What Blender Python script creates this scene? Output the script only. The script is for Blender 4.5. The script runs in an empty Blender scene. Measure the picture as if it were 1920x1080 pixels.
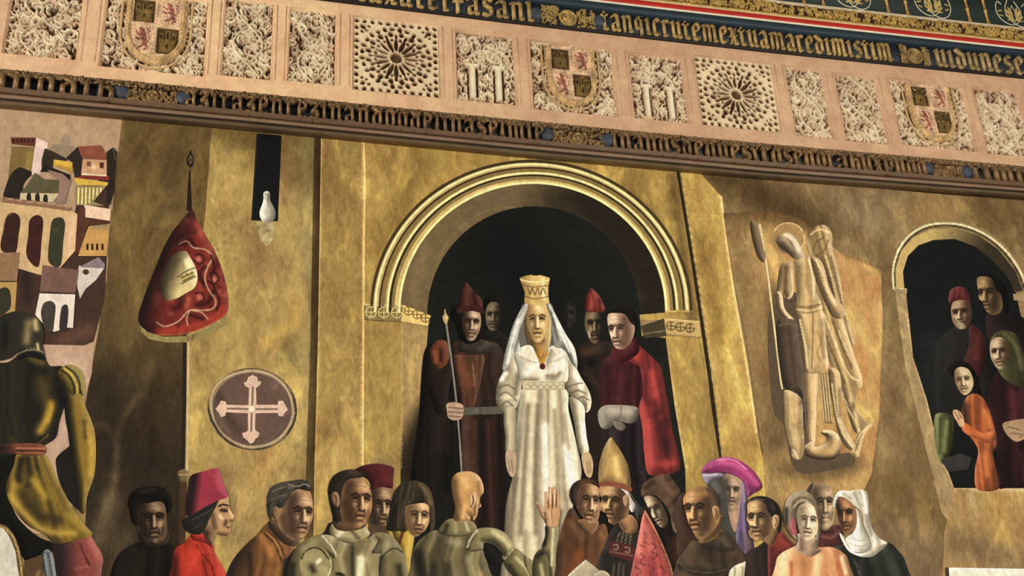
import bpy, math, random
import numpy as np
from mathutils import Vector, Matrix
from mathutils.geometry import delaunay_2d_cdt

# ------------------------------------------------------------------ camera, light, exposure
F = 2146.0                                   # focal length in pixels of a 1920 px wide frame
def nrm(v):
    v = np.array(v, float); return v / np.linalg.norm(v)
Zc = nrm((-254, 5020, -F))                   # the wall's upright direction seen by the camera
Xc = np.array((8400, -493, -F), float); Xc -= Zc * Xc.dot(Zc); Xc = nrm(Xc)
Yc = np.cross(Zc, Xc)
M = np.array([Xc, Yc, Zc])                   # camera axes -> world axes (wall plane is y = 0)
CAM = np.array((0.0, -5.5, 1.6))
cam_d = bpy.data.cameras.new('camera')
cam = bpy.data.objects.new('camera', cam_d)
bpy.context.scene.collection.objects.link(cam)
cam_d.sensor_width = 36.0
cam_d.lens = F / 1920 * 36.0
cam_d.clip_end = 100
mw = Matrix(M.tolist()).to_4x4(); mw.translation = CAM.tolist()
cam.matrix_world = mw
sc = bpy.context.scene
sc.camera = cam
sc.view_settings.view_transform = 'Standard'
sc.view_settings.look = 'None'
sc.view_settings.gamma = 1
sc.view_settings.use_curve_mapping = False
sc.view_settings.exposure = -0.22
w = bpy.data.worlds.new('room_light'); sc.world = w
w.use_nodes = True
w.node_tree.nodes['Background'].inputs[0].default_value = (1.0, .95, .83, 1)
w.node_tree.nodes['Background'].inputs[1].default_value = 0.34
def area(name, loc, target, size, power, col):
    l = bpy.data.lights.new(name, 'AREA'); l.shape = 'DISK'; l.size = size; l.energy = power; l.color = col
    o = bpy.data.objects.new(name, l); sc.collection.objects.link(o)
    o.location = loc
    o.rotation_euler = (Vector(target) - Vector(loc)).to_track_quat('-Z', 'Y').to_euler()
area('hall_lamp', (-6.3, -5.6, 3.6), (0.6, 0, 5.2), .9, 620, (1.0, .95, .83))
area('hall_lamp', (5.2, -5.5, 3.6), (1.5, 0, 5.2), 1.6, 250, (1.0, .95, .84))

def ray(px, py):
    return M.T @ np.array((px - 960.0, 540.0 - py, -F)) if False else M @ np.array((px - 960.0, 540.0 - py, -F))
def UV(px, py, d=0.0):
    """pixel of the photograph -> (x, z) on the plane that stands d in front of the mural"""
    r = ray(px, py); t = (-d - CAM[1]) / r[1]
    return CAM[0] + r[0] * t, CAM[2] + r[2] * t
def UVa(P, d=0.0):
    P = np.asarray(P, float)
    r = np.stack([P[:, 0] - 960.0, 540.0 - P[:, 1], np.full(len(P), -F)], 1) @ M.T
    t = (-d - CAM[1]) / r[:, 1]
    return np.stack([CAM[0] + r[:, 0] * t, CAM[2] + r[:, 2] * t], 1)

# ------------------------------------------------------------------ colours and materials
def hx(s):
    s = s.lstrip('#'); return np.array([int(s[i:i + 2], 16) / 255 for i in (0, 2, 4)])
def lin(c):
    c = np.asarray(c, float); return np.where(c <= .04045, c / 12.92, ((np.clip(c, 0, 1) + .055) / 1.055) ** 2.4)
def mat(name, rough=.7, spec=.25, metal=0., color=None, brush=.25, brush_scale=(1, 1, 1), tint=None, tint_amt=0, bump=.0, bscale=60., mott=2.2):
    m = bpy.data.materials.new(name); m.use_nodes = True
    nt = m.node_tree; N = nt.nodes; K = nt.links
    b = N['Principled BSDF']
    b.inputs['Roughness'].default_value = rough; b.inputs['Metallic'].default_value = metal
    b.inputs['Specular IOR Level'].default_value = spec
    if color is None:
        a = N.new('ShaderNodeAttribute'); a.attribute_name = 'Col'; src = a.outputs['Color']
    else:
        a = N.new('ShaderNodeRGB'); a.outputs[0].default_value = (*lin(hx(color)), 1); src = a.outputs[0]
    g = N.new('ShaderNodeNewGeometry')
    mp = N.new('ShaderNodeMapping'); mp.inputs['Scale'].default_value = brush_scale; mp.inputs['Rotation'].default_value = (0, .35, 0)
    K.new(g.outputs['Position'], mp.inputs['Vector'])
    if tint:
        n0 = N.new('ShaderNodeTexNoise'); n0.inputs['Scale'].default_value = mott; n0.inputs['Detail'].default_value = 7
        n0.inputs['Roughness'].default_value = .62; n0.inputs['Distortion'].default_value = .6
        K.new(mp.outputs[0], n0.inputs['Vector'])
        rp = N.new('ShaderNodeValToRGB')
        e = rp.color_ramp.elements; e[0].position = .36; e[1].position = .64
        e[0].color = (*lin(hx(tint[0])), 1); e[1].color = (*lin(hx(tint[-1])), 1)
        for i, t in enumerate(tint[1:-1]):
            x = e.new(.36 + .28 * (i + 1) / (len(tint) - 1)); x.color = (*lin(hx(t)), 1)
        K.new(n0.outputs['Fac'], rp.inputs[0])
        mx = N.new('ShaderNodeMix'); mx.data_type = 'RGBA'; mx.blend_type = 'OVERLAY'; mx.inputs[0].default_value = tint_amt
        K.new(src, mx.inputs[6]); K.new(rp.outputs[0], mx.inputs[7]); src = mx.outputs[2]
    n1 = N.new('ShaderNodeTexNoise'); n1.inputs['Scale'].default_value = 14; n1.inputs['Detail'].default_value = 8
    n1.inputs['Roughness'].default_value = .65; n1.inputs['Distortion'].default_value = .8
    K.new(mp.outputs[0], n1.inputs['Vector'])
    mr = N.new('ShaderNodeMapRange'); mr.inputs[1].default_value = .25; mr.inputs[2].default_value = .75
    mr.inputs[3].default_value = 1 - brush; mr.inputs[4].default_value = 1 + brush
    K.new(n1.outputs['Fac'], mr.inputs[0])
    mp2 = N.new('ShaderNodeMapping'); mp2.inputs['Scale'].default_value = (3.2, 1, 1.1); mp2.inputs['Rotation'].default_value = (0, -.25, 0)
    K.new(g.outputs['Position'], mp2.inputs['Vector'])
    n3 = N.new('ShaderNodeTexNoise'); n3.inputs['Scale'].default_value = 26; n3.inputs['Detail'].default_value = 5; n3.inputs['Roughness'].default_value = .7
    K.new(mp2.outputs[0], n3.inputs['Vector'])
    mr3 = N.new('ShaderNodeMapRange'); mr3.inputs[1].default_value = .3; mr3.inputs[2].default_value = .7; mr3.inputs[3].default_value = 1 - brush * .6; mr3.inputs[4].default_value = 1 + brush * .6
    K.new(n3.outputs['Fac'], mr3.inputs[0])
    mm = N.new('ShaderNodeMath'); mm.operation = 'MULTIPLY'; K.new(mr.outputs[0], mm.inputs[0]); K.new(mr3.outputs[0], mm.inputs[1])
    vm = N.new('ShaderNodeVectorMath'); vm.operation = 'SCALE'
    K.new(src, vm.inputs[0]); K.new(mm.outputs[0], vm.inputs['Scale'])
    K.new(vm.outputs[0], b.inputs['Base Color'])
    if bump:
        n2 = N.new('ShaderNodeTexNoise'); n2.inputs['Scale'].default_value = bscale; n2.inputs['Detail'].default_value = 5
        K.new(g.outputs['Position'], n2.inputs['Vector'])
        bp = N.new('ShaderNodeBump'); bp.inputs['Strength'].default_value = bump; bp.inputs['Distance'].default_value = .004
        K.new(n2.outputs['Fac'], bp.inputs['Height']); K.new(bp.outputs[0], b.inputs['Normal'])
    return m
MT = {
 'paint': mat('oil_paint', .65, .15, brush=.24, brush_scale=(1.6, 1, 1), bump=.12),
 'stone': mat('painted_stone', .7, .12, brush=.34, brush_scale=(1.7, 1, .8), tint=('#85726c', '#ab9f9c', '#b6b3ad', '#e8e2d4'), tint_amt=.62, bump=.3, mott=3.6),
 'dark': mat('dark_paint', .75, .08, brush=.25, brush_scale=(1, 1, 1), bump=.1),
 'plaster': mat('carved_plaster', .8, .15, brush=.16, tint=('#a49a94', '#bab6b0', '#d0cac0'), tint_amt=.45, bump=.5, bscale=90, mott=3.5),
 'gilt': mat('old_gilding', .45, .5, .35, brush=.45, brush_scale=(3, 3, 3), bump=.5, bscale=120),
 'wood': mat('painted_wood', .55, .35, brush=.22, brush_scale=(.5, 1, 2), bump=.2),
}

# ------------------------------------------------------------------ objects
COL = sc.collection
def tag(o, label=None, cat=None, group=None, kind=None):
    if label: o['label'] = label
    if cat: o['category'] = cat
    if group: o['group'] = group
    if kind: o['kind'] = kind
    return o
def empty(name, loc, **k):
    o = bpy.data.objects.new(name, None); COL.objects.link(o); o.location = loc; o.empty_display_size = .05
    return tag(o, **k)
def mesh(name, co, faces, material, cols=None, parent=None, smooth=False, origin=None):
    """co: world coordinates; cols: one linear colour for each vertex (or one for all)"""
    co = np.asarray(co, float)
    if origin is None:
        if parent is not None:
            origin = np.array(wloc(parent))
        else:
            origin = np.array([(co[:, 0].min() + co[:, 0].max()) / 2, co[:, 1].max(), co[:, 2].min()])
    me = bpy.data.meshes.new(name)
    me.vertices.add(len(co)); me.vertices.foreach_set('co', (co - origin).astype(np.float32).ravel())
    if isinstance(faces, np.ndarray):
        n = faces.shape[1]; tot = np.full(len(faces), n, np.int32); flat = faces.astype(np.int32).ravel()
    else:
        tot = np.array([len(f) for f in faces], np.int32); flat = np.array([i for f in faces for i in f], np.int32)
    me.loops.add(len(flat)); me.loops.foreach_set('vertex_index', flat)
    me.polygons.add(len(tot)); me.polygons.foreach_set('loop_start', np.concatenate([[0], np.cumsum(tot)[:-1]]).astype(np.int32))
    me.polygons.foreach_set('loop_total', tot)
    if smooth: me.polygons.foreach_set('use_smooth', np.ones(len(tot), bool))
    me.update(calc_edges=True)
    if cols is not None:
        cols = np.asarray(cols, float)
        if cols.ndim == 1: cols = np.tile(cols, (len(co), 1))
        a = me.color_attributes.new('Col', 'FLOAT_COLOR', 'POINT')
        a.data.foreach_set('color', np.concatenate([cols, np.ones((len(cols), 1))], 1).astype(np.float32).ravel())
    me.materials.append(material)
    o = bpy.data.objects.new(name, me); COL.objects.link(o)
    if parent is not None:
        o.parent = parent; o.location = (0, 0, 0)
    else:
        o.location = origin.tolist()
    return o
def wloc(o):
    v = Vector((0, 0, 0))
    while o is not None:
        v = v + Vector(o.location); o = o.parent
    return v

# ------------------------------------------------------------------ the painter: flat patches of paint on the wall
def smooth_closed(P, n=6):
    P = np.asarray(P, float); out = []
    N_ = len(P)
    for i in range(N_):
        p0, p1, p2, p3 = P[i - 1], P[i], P[(i + 1) % N_], P[(i + 2) % N_]
        for k in range(n):
            t = k / n
            out.append(.5 * ((2 * p1) + (-p0 + p2) * t + (2 * p0 - 5 * p1 + 4 * p2 - p3) * t * t + (-p0 + 3 * p1 - 3 * p2 + p3) * t ** 3))
    return np.array(out)
def smooth_open(P, n=6):
    P = np.asarray(P, float)
    if len(P) < 3: return P
    Q = np.vstack([2 * P[0] - P[1], P, 2 * P[-1] - P[-2]]); out = []
    for i in range(1, len(Q) - 2):
        p0, p1, p2, p3 = Q[i - 1], Q[i], Q[i + 1], Q[i + 2]
        for k in range(n):
            t = k / n
            out.append(.5 * ((2 * p1) + (-p0 + p2) * t + (2 * p0 - 5 * p1 + 4 * p2 - p3) * t * t + (-p0 + 3 * p1 - 3 * p2 + p3) * t ** 3))
    out.append(Q[-2]); return np.array(out)
def resample(P, step):
    P = np.vstack([P, P[:1]]); d = np.hypot(*np.diff(P, axis=0).T); out = []
    for i in range(len(d)):
        k = max(1, int(round(d[i] / step)))
        for j in range(k): out.append(P[i] + (P[i + 1] - P[i]) * j / k)
    out = np.array(out)
    keep = np.hypot(*(out - np.roll(out, 1, 0)).T) > .05
    return out[keep]
def inside(Q, P):
    r = np.zeros(len(Q), bool); x, y = Q[:, 0], Q[:, 1]
    a = P; b = np.roll(P, -1, 0)
    for (x1, y1), (x2, y2) in zip(a, b):
        if y1 == y2: continue
        c = ((y1 > y) != (y2 > y)) & (x < (x2 - x1) * (y - y1) / (y2 - y1) + x1)
        r ^= c
    return r
def dseg(Q, L, closed=False):
    L = np.asarray(L, float); best = np.full(len(Q), 1e9)
    if len(L) == 1: return np.hypot(*(Q - L[0]).T)
    rng = range(len(L) if closed else len(L) - 1)
    for i in rng:
        a = L[i]; b = L[(i + 1) % len(L)]; ab = b - a; l2 = ab.dot(ab) or 1e-9
        t = np.clip(((Q - a) @ ab) / l2, 0, 1)
        d = Q - a - t[:, None] * ab
        best = np.minimum(best, d[:, 0] ** 2 + d[:, 1] ** 2)
    return np.sqrt(best)
CELL = 6
LV = np.zeros((240, 420), int)
def level(P):
    """paint lies on paint: the next layer up over whatever was painted here before"""
    lo = ((P.min(0) + 240) // CELL).astype(int); hi = ((P.max(0) + 240) // CELL).astype(int) + 1
    lo = np.clip(lo, 0, [418, 238]); hi = np.clip(hi, 1, [420, 240])
    xs, ys = np.meshgrid(np.arange(lo[0], hi[0]), np.arange(lo[1], hi[1]))
    Q = np.stack([xs.ravel(), ys.ravel()], 1) * CELL - 240.0 + CELL / 2
    m = inside(Q, P) | (dseg(Q, P, True) < CELL)
    iy, ix = ys.ravel()[m], xs.ravel()[m]
    n = (LV[iy, ix].max() if len(iy) else 0) + 1
    LV[iy, ix] = n
    return n
LAYER = .00035
class Shape:
    def __init__(s, name, P, col, step, material, root, parent, label):
        s.name, s.P, s.step, s.mat, s.root, s.parent, s.label = name, P, step, material, root, parent, label
        s.B = resample(P, max(step, 1.2) * 1.6)
        lo, hi = s.B.min(0), s.B.max(0); st = step
        gx, gy = np.meshgrid(np.arange(lo[0] + st / 2, hi[0], st), np.arange(lo[1] + st / 2, hi[1], st * .87))
        gx = gx + (np.arange(gx.shape[0]) % 2)[:, None] * st / 2
        Q = np.stack([gx.ravel(), gy.ravel()], 1)
        if len(Q):
            Q = Q[inside(Q, s.B)]
        if len(Q):
            s.dist = dseg(Q, s.B, True); k = s.dist > st * .45
            Q = Q[k]
        s.Q = np.vstack([s.B, Q]) if len(Q) else s.B
        s.C = np.tile(hx(col), (len(s.Q), 1))
    def blend(s, a, c):
        s.C += (hx(c) - s.C) * np.clip(a, 0, 1)[:, None]
    def brush(s, c, a, r, L):
        d = dseg(s.Q, smooth_open(L, 4)); s.blend(a * np.exp(-(d / r) ** 2), c)
    def line(s, c, a, r, L):
        d = dseg(s.Q, smooth_open(L, 4)); s.blend(a * np.clip((r + .7 - d) / 1.1, 0, 1), c)
    def grad(s, c, a, p, q):
        p, q = np.array(p), np.array(q); v = q - p
        s.blend(a * np.clip((s.Q - p) @ v / v.dot(v), 0, 1), c)
    def folds(s, dark, light, amt, n, seed, L):
        """soft irregular cloth folds or hair strands fanned between a left edge and a right edge"""
        (a, b, c, d) = np.array(L, float); Q = s.Q; ax = b - a
        v = np.clip(((Q - a) @ ax) / ax.dot(ax), -.3, 1.3)[:, None]
        l = a + (b - a) * v; r = c + (d - c) * v; w_ = r - l
        t = ((Q - l) * w_).sum(1) / (w_ * w_).sum(1)
        rg = np.random.RandomState(seed); g = rg.uniform(-1, 1, 400); g2 = rg.uniform(-1, 1, 400)
        x = (t + .5) * n + .5 * np.interp(v[:, 0] * 4 + 2, np.arange(400), g2); x = np.clip(x, 0, 390)
        f = np.interp(x, np.arange(400), g) * .75 + np.interp(x * 2.3 % 390, np.arange(400), g2) * .4
        s.blend(np.clip(-f, 0, 1) * amt, dark); s.blend(np.clip(f, 0, 1) * amt, light)
    def spots(s, c, a, n, r, seed):
        rg = np.random.RandomState(seed); lo, hi = s.Q.min(0), s.Q.max(0)
        for _ in range(n):
            p = lo + (hi - lo) * rg.rand(2); th = rg.rand() * 6.28; v = np.array([math.cos(th), math.sin(th)]) * r * 2
            s.brush(c, a * rg.rand(), r * (.5 + rg.rand()), [p, p + v])
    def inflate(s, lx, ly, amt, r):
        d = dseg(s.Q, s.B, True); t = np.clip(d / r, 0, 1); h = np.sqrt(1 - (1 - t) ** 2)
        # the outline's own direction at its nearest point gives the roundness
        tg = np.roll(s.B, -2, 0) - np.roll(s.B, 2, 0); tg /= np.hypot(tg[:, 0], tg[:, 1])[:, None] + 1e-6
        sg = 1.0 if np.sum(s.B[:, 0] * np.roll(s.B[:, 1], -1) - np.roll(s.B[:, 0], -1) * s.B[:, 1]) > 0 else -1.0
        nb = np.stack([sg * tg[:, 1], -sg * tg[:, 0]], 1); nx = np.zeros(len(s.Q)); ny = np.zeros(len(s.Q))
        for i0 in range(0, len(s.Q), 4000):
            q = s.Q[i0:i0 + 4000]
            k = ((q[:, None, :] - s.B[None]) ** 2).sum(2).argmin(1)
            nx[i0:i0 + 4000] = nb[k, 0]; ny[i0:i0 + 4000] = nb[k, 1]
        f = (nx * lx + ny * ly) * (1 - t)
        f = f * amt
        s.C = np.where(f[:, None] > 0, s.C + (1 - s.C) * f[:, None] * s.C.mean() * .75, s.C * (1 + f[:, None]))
    def face(s, cx, cy, hw, hh, rot, yaw, shade, light, side, ink='#20140e'):
        ca, sa = math.cos(math.radians(rot)), math.sin(math.radians(rot))
        def T(*uv):
            out = []
            for u, v in uv:
                u2 = .9 * u * (1 - .18 * abs(yaw)) + .42 * yaw * (1 - .35 * u * u)
                x, y = u2 * hw, v * hh
                out.append((cx + x * ca - y * sa, cy + x * sa + y * ca))
            return out
        soft = abs(side) > 1.5; sd = 1 if side > 0 else -1; R = hw
        s.brush(shade, .75 if soft else .95, R * .58, T((-.95 * sd, -.6), (-1.0 * sd, 0), (-.75 * sd, .7)))
        s.brush(light, .6, R * .32, T((.1 * sd, -.62), (.35 * sd, -.5)))
        s.brush(light, .7, R * .17, T((.54 * sd, .1), (.45 * sd, .25)))
        s.brush(light, .4, R * .18, T((-.42 * sd, .12), (-.4 * sd, .2)))
        for e in (-1, 1):
            s.brush(shade, .7 if soft else .95, R * .2, T((.25 * e, -.18), (.6 * e, -.16)))
            s.line(ink, .8, R * (.045 if soft else .07), T((.2 * e, -.22), (.44 * e, -.31), (.78 * e, -.22)))
            s.brush(light, .6, R * .09, T((.3 * e, -.08), (.55 * e, -.08)))
            s.line(ink, .95, R * .055, T((.22 * e, -.09), (.42 * e, -.15), (.68 * e, -.08)))
            s.line(ink, .9, R * .07, T((.43 * e, -.09)))
            s.brush(shade, .5, R * .07, T((.28 * e, .0), (.58 * e, .0)))
        o = .1 * (1 if yaw >= 0 else -1) if abs(yaw) > .15 else 0
        s.brush(shade, .95, R * .17, T((-.18 * sd + o, -.2), (-.23 * sd + o, .1), (-.3 * sd + o, .3)))
        s.brush(light, .95, R * .085, T((.02 + o, -.18), (.04 * sd + o * 1.6, .1), (.03 * sd + o * 2, .26)))
        s.line(ink, .8, R * .055, T((-.2 + o, .34), (.0 + o * 1.5, .38), (.18 + o, .34)))
        s.brush(shade, .5, R * .1, T((-.34 - .04 * sd, .34), (-.45, .55)))
        s.brush(shade, .5, R * .1, T((.34, .34), (.45, .55)))
        s.brush('#7a3a2a', .45, R * .1, T((-.28, .57), (.28, .57)))
        s.line(ink, .85, R * .05, T((-.36, .57), (-.1, .54), (.1, .54), (.32, .57)))
        s.brush(light, .45, R * .08, T((-.14, .66), (.14, .66)))
        s.brush(shade, .7, R * .09, T((-.2, .75), (.2, .75)))
        s.brush(light, .4, R * .14, T((.05 * sd, .88)))
        if not soft:
            for q in (-1, 1):
                s.line(ink, .38, R * .03, T((.24 * q + o, .3), (.42 * q, .46), (.44 * q, .62)))
                s.line(light, .4, R * .03, T((.34 * q + o, .28), (.52 * q, .46), (.53 * q, .6)))
            s.line(ink, .22, R * .025, T((-.4, -.56), (0, -.6), (.4, -.56)))
            s.line(light, .25, R * .03, T((-.4, -.5), (0, -.54), (.4, -.5)))
            s.line(ink, .4, R * .03, T((.03 + o, -.34), (.0 + o, -.22)))
            s.brush(shade, .6, R * .14, T((-.62 * sd, .3), (-.55 * sd, .7)))
            s.brush(shade, .45, R * .12, T((.72 * sd, .35), (.6 * sd, .65)))
        s.brush(shade, .5, R * .15, T((-.6, .98), (0, 1.1), (.6, .98)))
    def build(s):
        n = level(s.P)
        bn = len(s.B); e = [(i, (i + 1) % bn) for i in range(bn)]
        r = delaunay_2d_cdt([Vector((float(a), float(b))) for a, b in s.Q], e, [], 1, 1e-4)
        ov = r[0]; orig = r[3]
        C = np.array([s.C[o[0]] if o else s.C[0] for o in orig]); C = np.clip(C, 0, 1)
        lum = C @ np.array([.3, .59, .11]); C = lum[:, None] + (C - lum[:, None]) * (1.0 if s.mat == 'stone' else .82 if s.mat == 'dark' else .9)
        k = .3 if s.mat == 'paint' else .2 if s.mat == 'dark' else .1; C = np.clip(C * (1 + k * 1.7 * (np.clip(lum[:, None], 0, .75) - .4)), .01, .97)
        q = np.array([(v.x, v.y) for v in ov])
        # keep only triangles inside the outline
        fa = [f for f in r[2]]
        d = n * LAYER
        uv = UVa(q, d)
        co = np.stack([uv[:, 0], np.full(len(uv), -d), uv[:, 1]], 1)
        f = np.array(fa, int)
        A = co[f[:, 1]] - co[f[:, 0]]; Bv = co[f[:, 2]] - co[f[:, 0]]
        ny = A[:, 2] * Bv[:, 0] - A[:, 0] * Bv[:, 2]
        f = np.where((ny > 0)[:, None], f[:, ::-1], f)
        o = mesh(s.name, co, f, MT[s.mat], lin(C), s.parent if s.parent is not None else s.root)
        if s.label: o['label'] = s.label
        return o

def pts(t):
    return [tuple(float(v) for v in p.split(',')) for p in t.split()]
def egg(cx, cy, hw, hh, rot, yaw, jaw=1.0):
    base = [(0, -1), (.45, -.94), (.82, -.68), (.97, -.25), (.93, .2), (.78 * jaw, .6), (.42 * jaw, .93), (0, 1.02)]
    P = base + [(-x, y) for x, y in base[-2:0:-1]]
    ca, sa = math.cos(math.radians(rot)), math.sin(math.radians(rot)); out = []
    for u, v in P:
        u = u + .16 * yaw * max(0, v + .2)
        x, y = u * hw, v * hh; out.append((cx + x * ca - y * sa, cy + x * sa + y * ca))
    return out
def paint(text):
    """T name|category|label|group  starts a thing;  S / SS part or sub-part outlines;  the other lines work the colour of the last one"""
    root = None; last = None; cur = None; dmat = 'paint'
    def flush():
        nonlocal cur, last
        if cur is not None:
            o = cur.build()
            if not cur.sub: last = o
            cur = None
    for ln in text.strip().split('\n'):
        ln = ln.split('//')[0].strip()
        if not ln: continue
        k, _, rest = ln.partition(' ')
        if k == 'T':
            flush(); f = [x.strip() for x in rest.split('|')]
            root = dict(f=f, o=None); dmat = 'paint'; continue
        if k == 'M': flush(); dmat = rest.strip(); continue
        if k in ('S', 'SS', 'V', 'VV'):
            flush()
            label = None
            if '|' in rest: rest, label = [x.strip() for x in rest.split('|')]
            if k in ('S', 'SS'):
                head, _, p = rest.partition(':'); h = head.split()
                name, mode, step, col = h[0], h[1], float(h[2]), h[3]
                P = pts(p)
                if mode == 'l':            # a stroke with a width: h[4] half width
                    L = smooth_open(P, 5); hw = float(h[4]); hw2 = float(h[5]) if len(h) > 5 else hw
                    t = np.gradient(L, axis=0); t /= np.hypot(t[:, 0], t[:, 1])[:, None] + 1e-9
                    wv = np.linspace(hw, hw2, len(L))[:, None]; nn = np.stack([-t[:, 1], t[:, 0]], 1) * wv
                    P = np.vstack([L + nn, (L - nn)[::-1]])
                elif mode == 's': P = smooth_closed(P)
                elif mode == 'e':          # ellipse cx,cy rx,ry rot
                    (cx, cy), (rx, ry), (ro, _x) = P; a = np.linspace(0, 2 * np.pi, 49)[:-1]; r0 = math.radians(ro)
                    x, y = rx * np.cos(a), ry * np.sin(a)
                    P = np.stack([cx + x * math.cos(r0) - y * math.sin(r0), cy + x * math.sin(r0) + y * math.cos(r0)], 1)
                P = np.asarray(P, float)
            else:
                a = rest.split(); name = a[0]; cx, cy, hw, hh, rot, yaw = map(float, a[1:7]); col, sh, li = a[7:10]; sd = float(a[10])
                jaw = float(a[11]) if len(a) > 11 else 1.0
                P = smooth_closed(egg(cx, cy, hw, hh, rot, yaw, jaw)); step = 1.35
            if root['o'] is None:
                f = root['f']; lo, hi = P.min(0), P.max(0)
                u, v = UV((lo[0] + hi[0]) / 2, hi[1])
                root['o'] = empty(f[0], (u, 0, v), cat=f[1], label=f[2], group=f[3] if len(f) > 3 else None)
            sub = k in ('SS', 'VV')
            cur = Shape(name, P, col, step, dmat, root['o'], last if sub else None, label); cur.sub = sub
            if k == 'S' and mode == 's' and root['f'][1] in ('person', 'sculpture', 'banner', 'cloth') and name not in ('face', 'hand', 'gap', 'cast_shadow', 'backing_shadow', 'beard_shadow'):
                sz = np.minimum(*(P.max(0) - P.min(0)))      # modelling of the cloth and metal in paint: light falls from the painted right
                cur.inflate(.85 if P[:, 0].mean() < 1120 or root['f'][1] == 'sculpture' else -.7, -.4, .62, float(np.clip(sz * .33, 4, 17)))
            if k in ('V', 'VV'): cur.face(cx, cy, hw, hh, rot, yaw, sh, li, sd)
            continue
        a = rest.split(':')
        h = a[0].split(); L = pts(a[1]) if len(a) > 1 else None
        if k == 'B': cur.brush(h[0], float(h[1]), float(h[2]), L)
        elif k == 'L': cur.line(h[0], float(h[1]), float(h[2]), L)
        elif k == 'G': cur.grad(h[0], float(h[1]), L[0], L[1])
        elif k == 'I': cur.inflate(*map(float, h))
        elif k == 'K': cur.folds(h[0], h[1], float(h[2]), float(h[3]), int(h[4]), L)
        elif k == 'N': cur.spots(h[0], float(h[1]), int(h[2]), float(h[3]), int(h[4]))
        elif k == 'FF': cur.face(*map(float, h[:6]), h[6], h[7], float(h[8]))
        else: raise ValueError(ln)
    flush()
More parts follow.
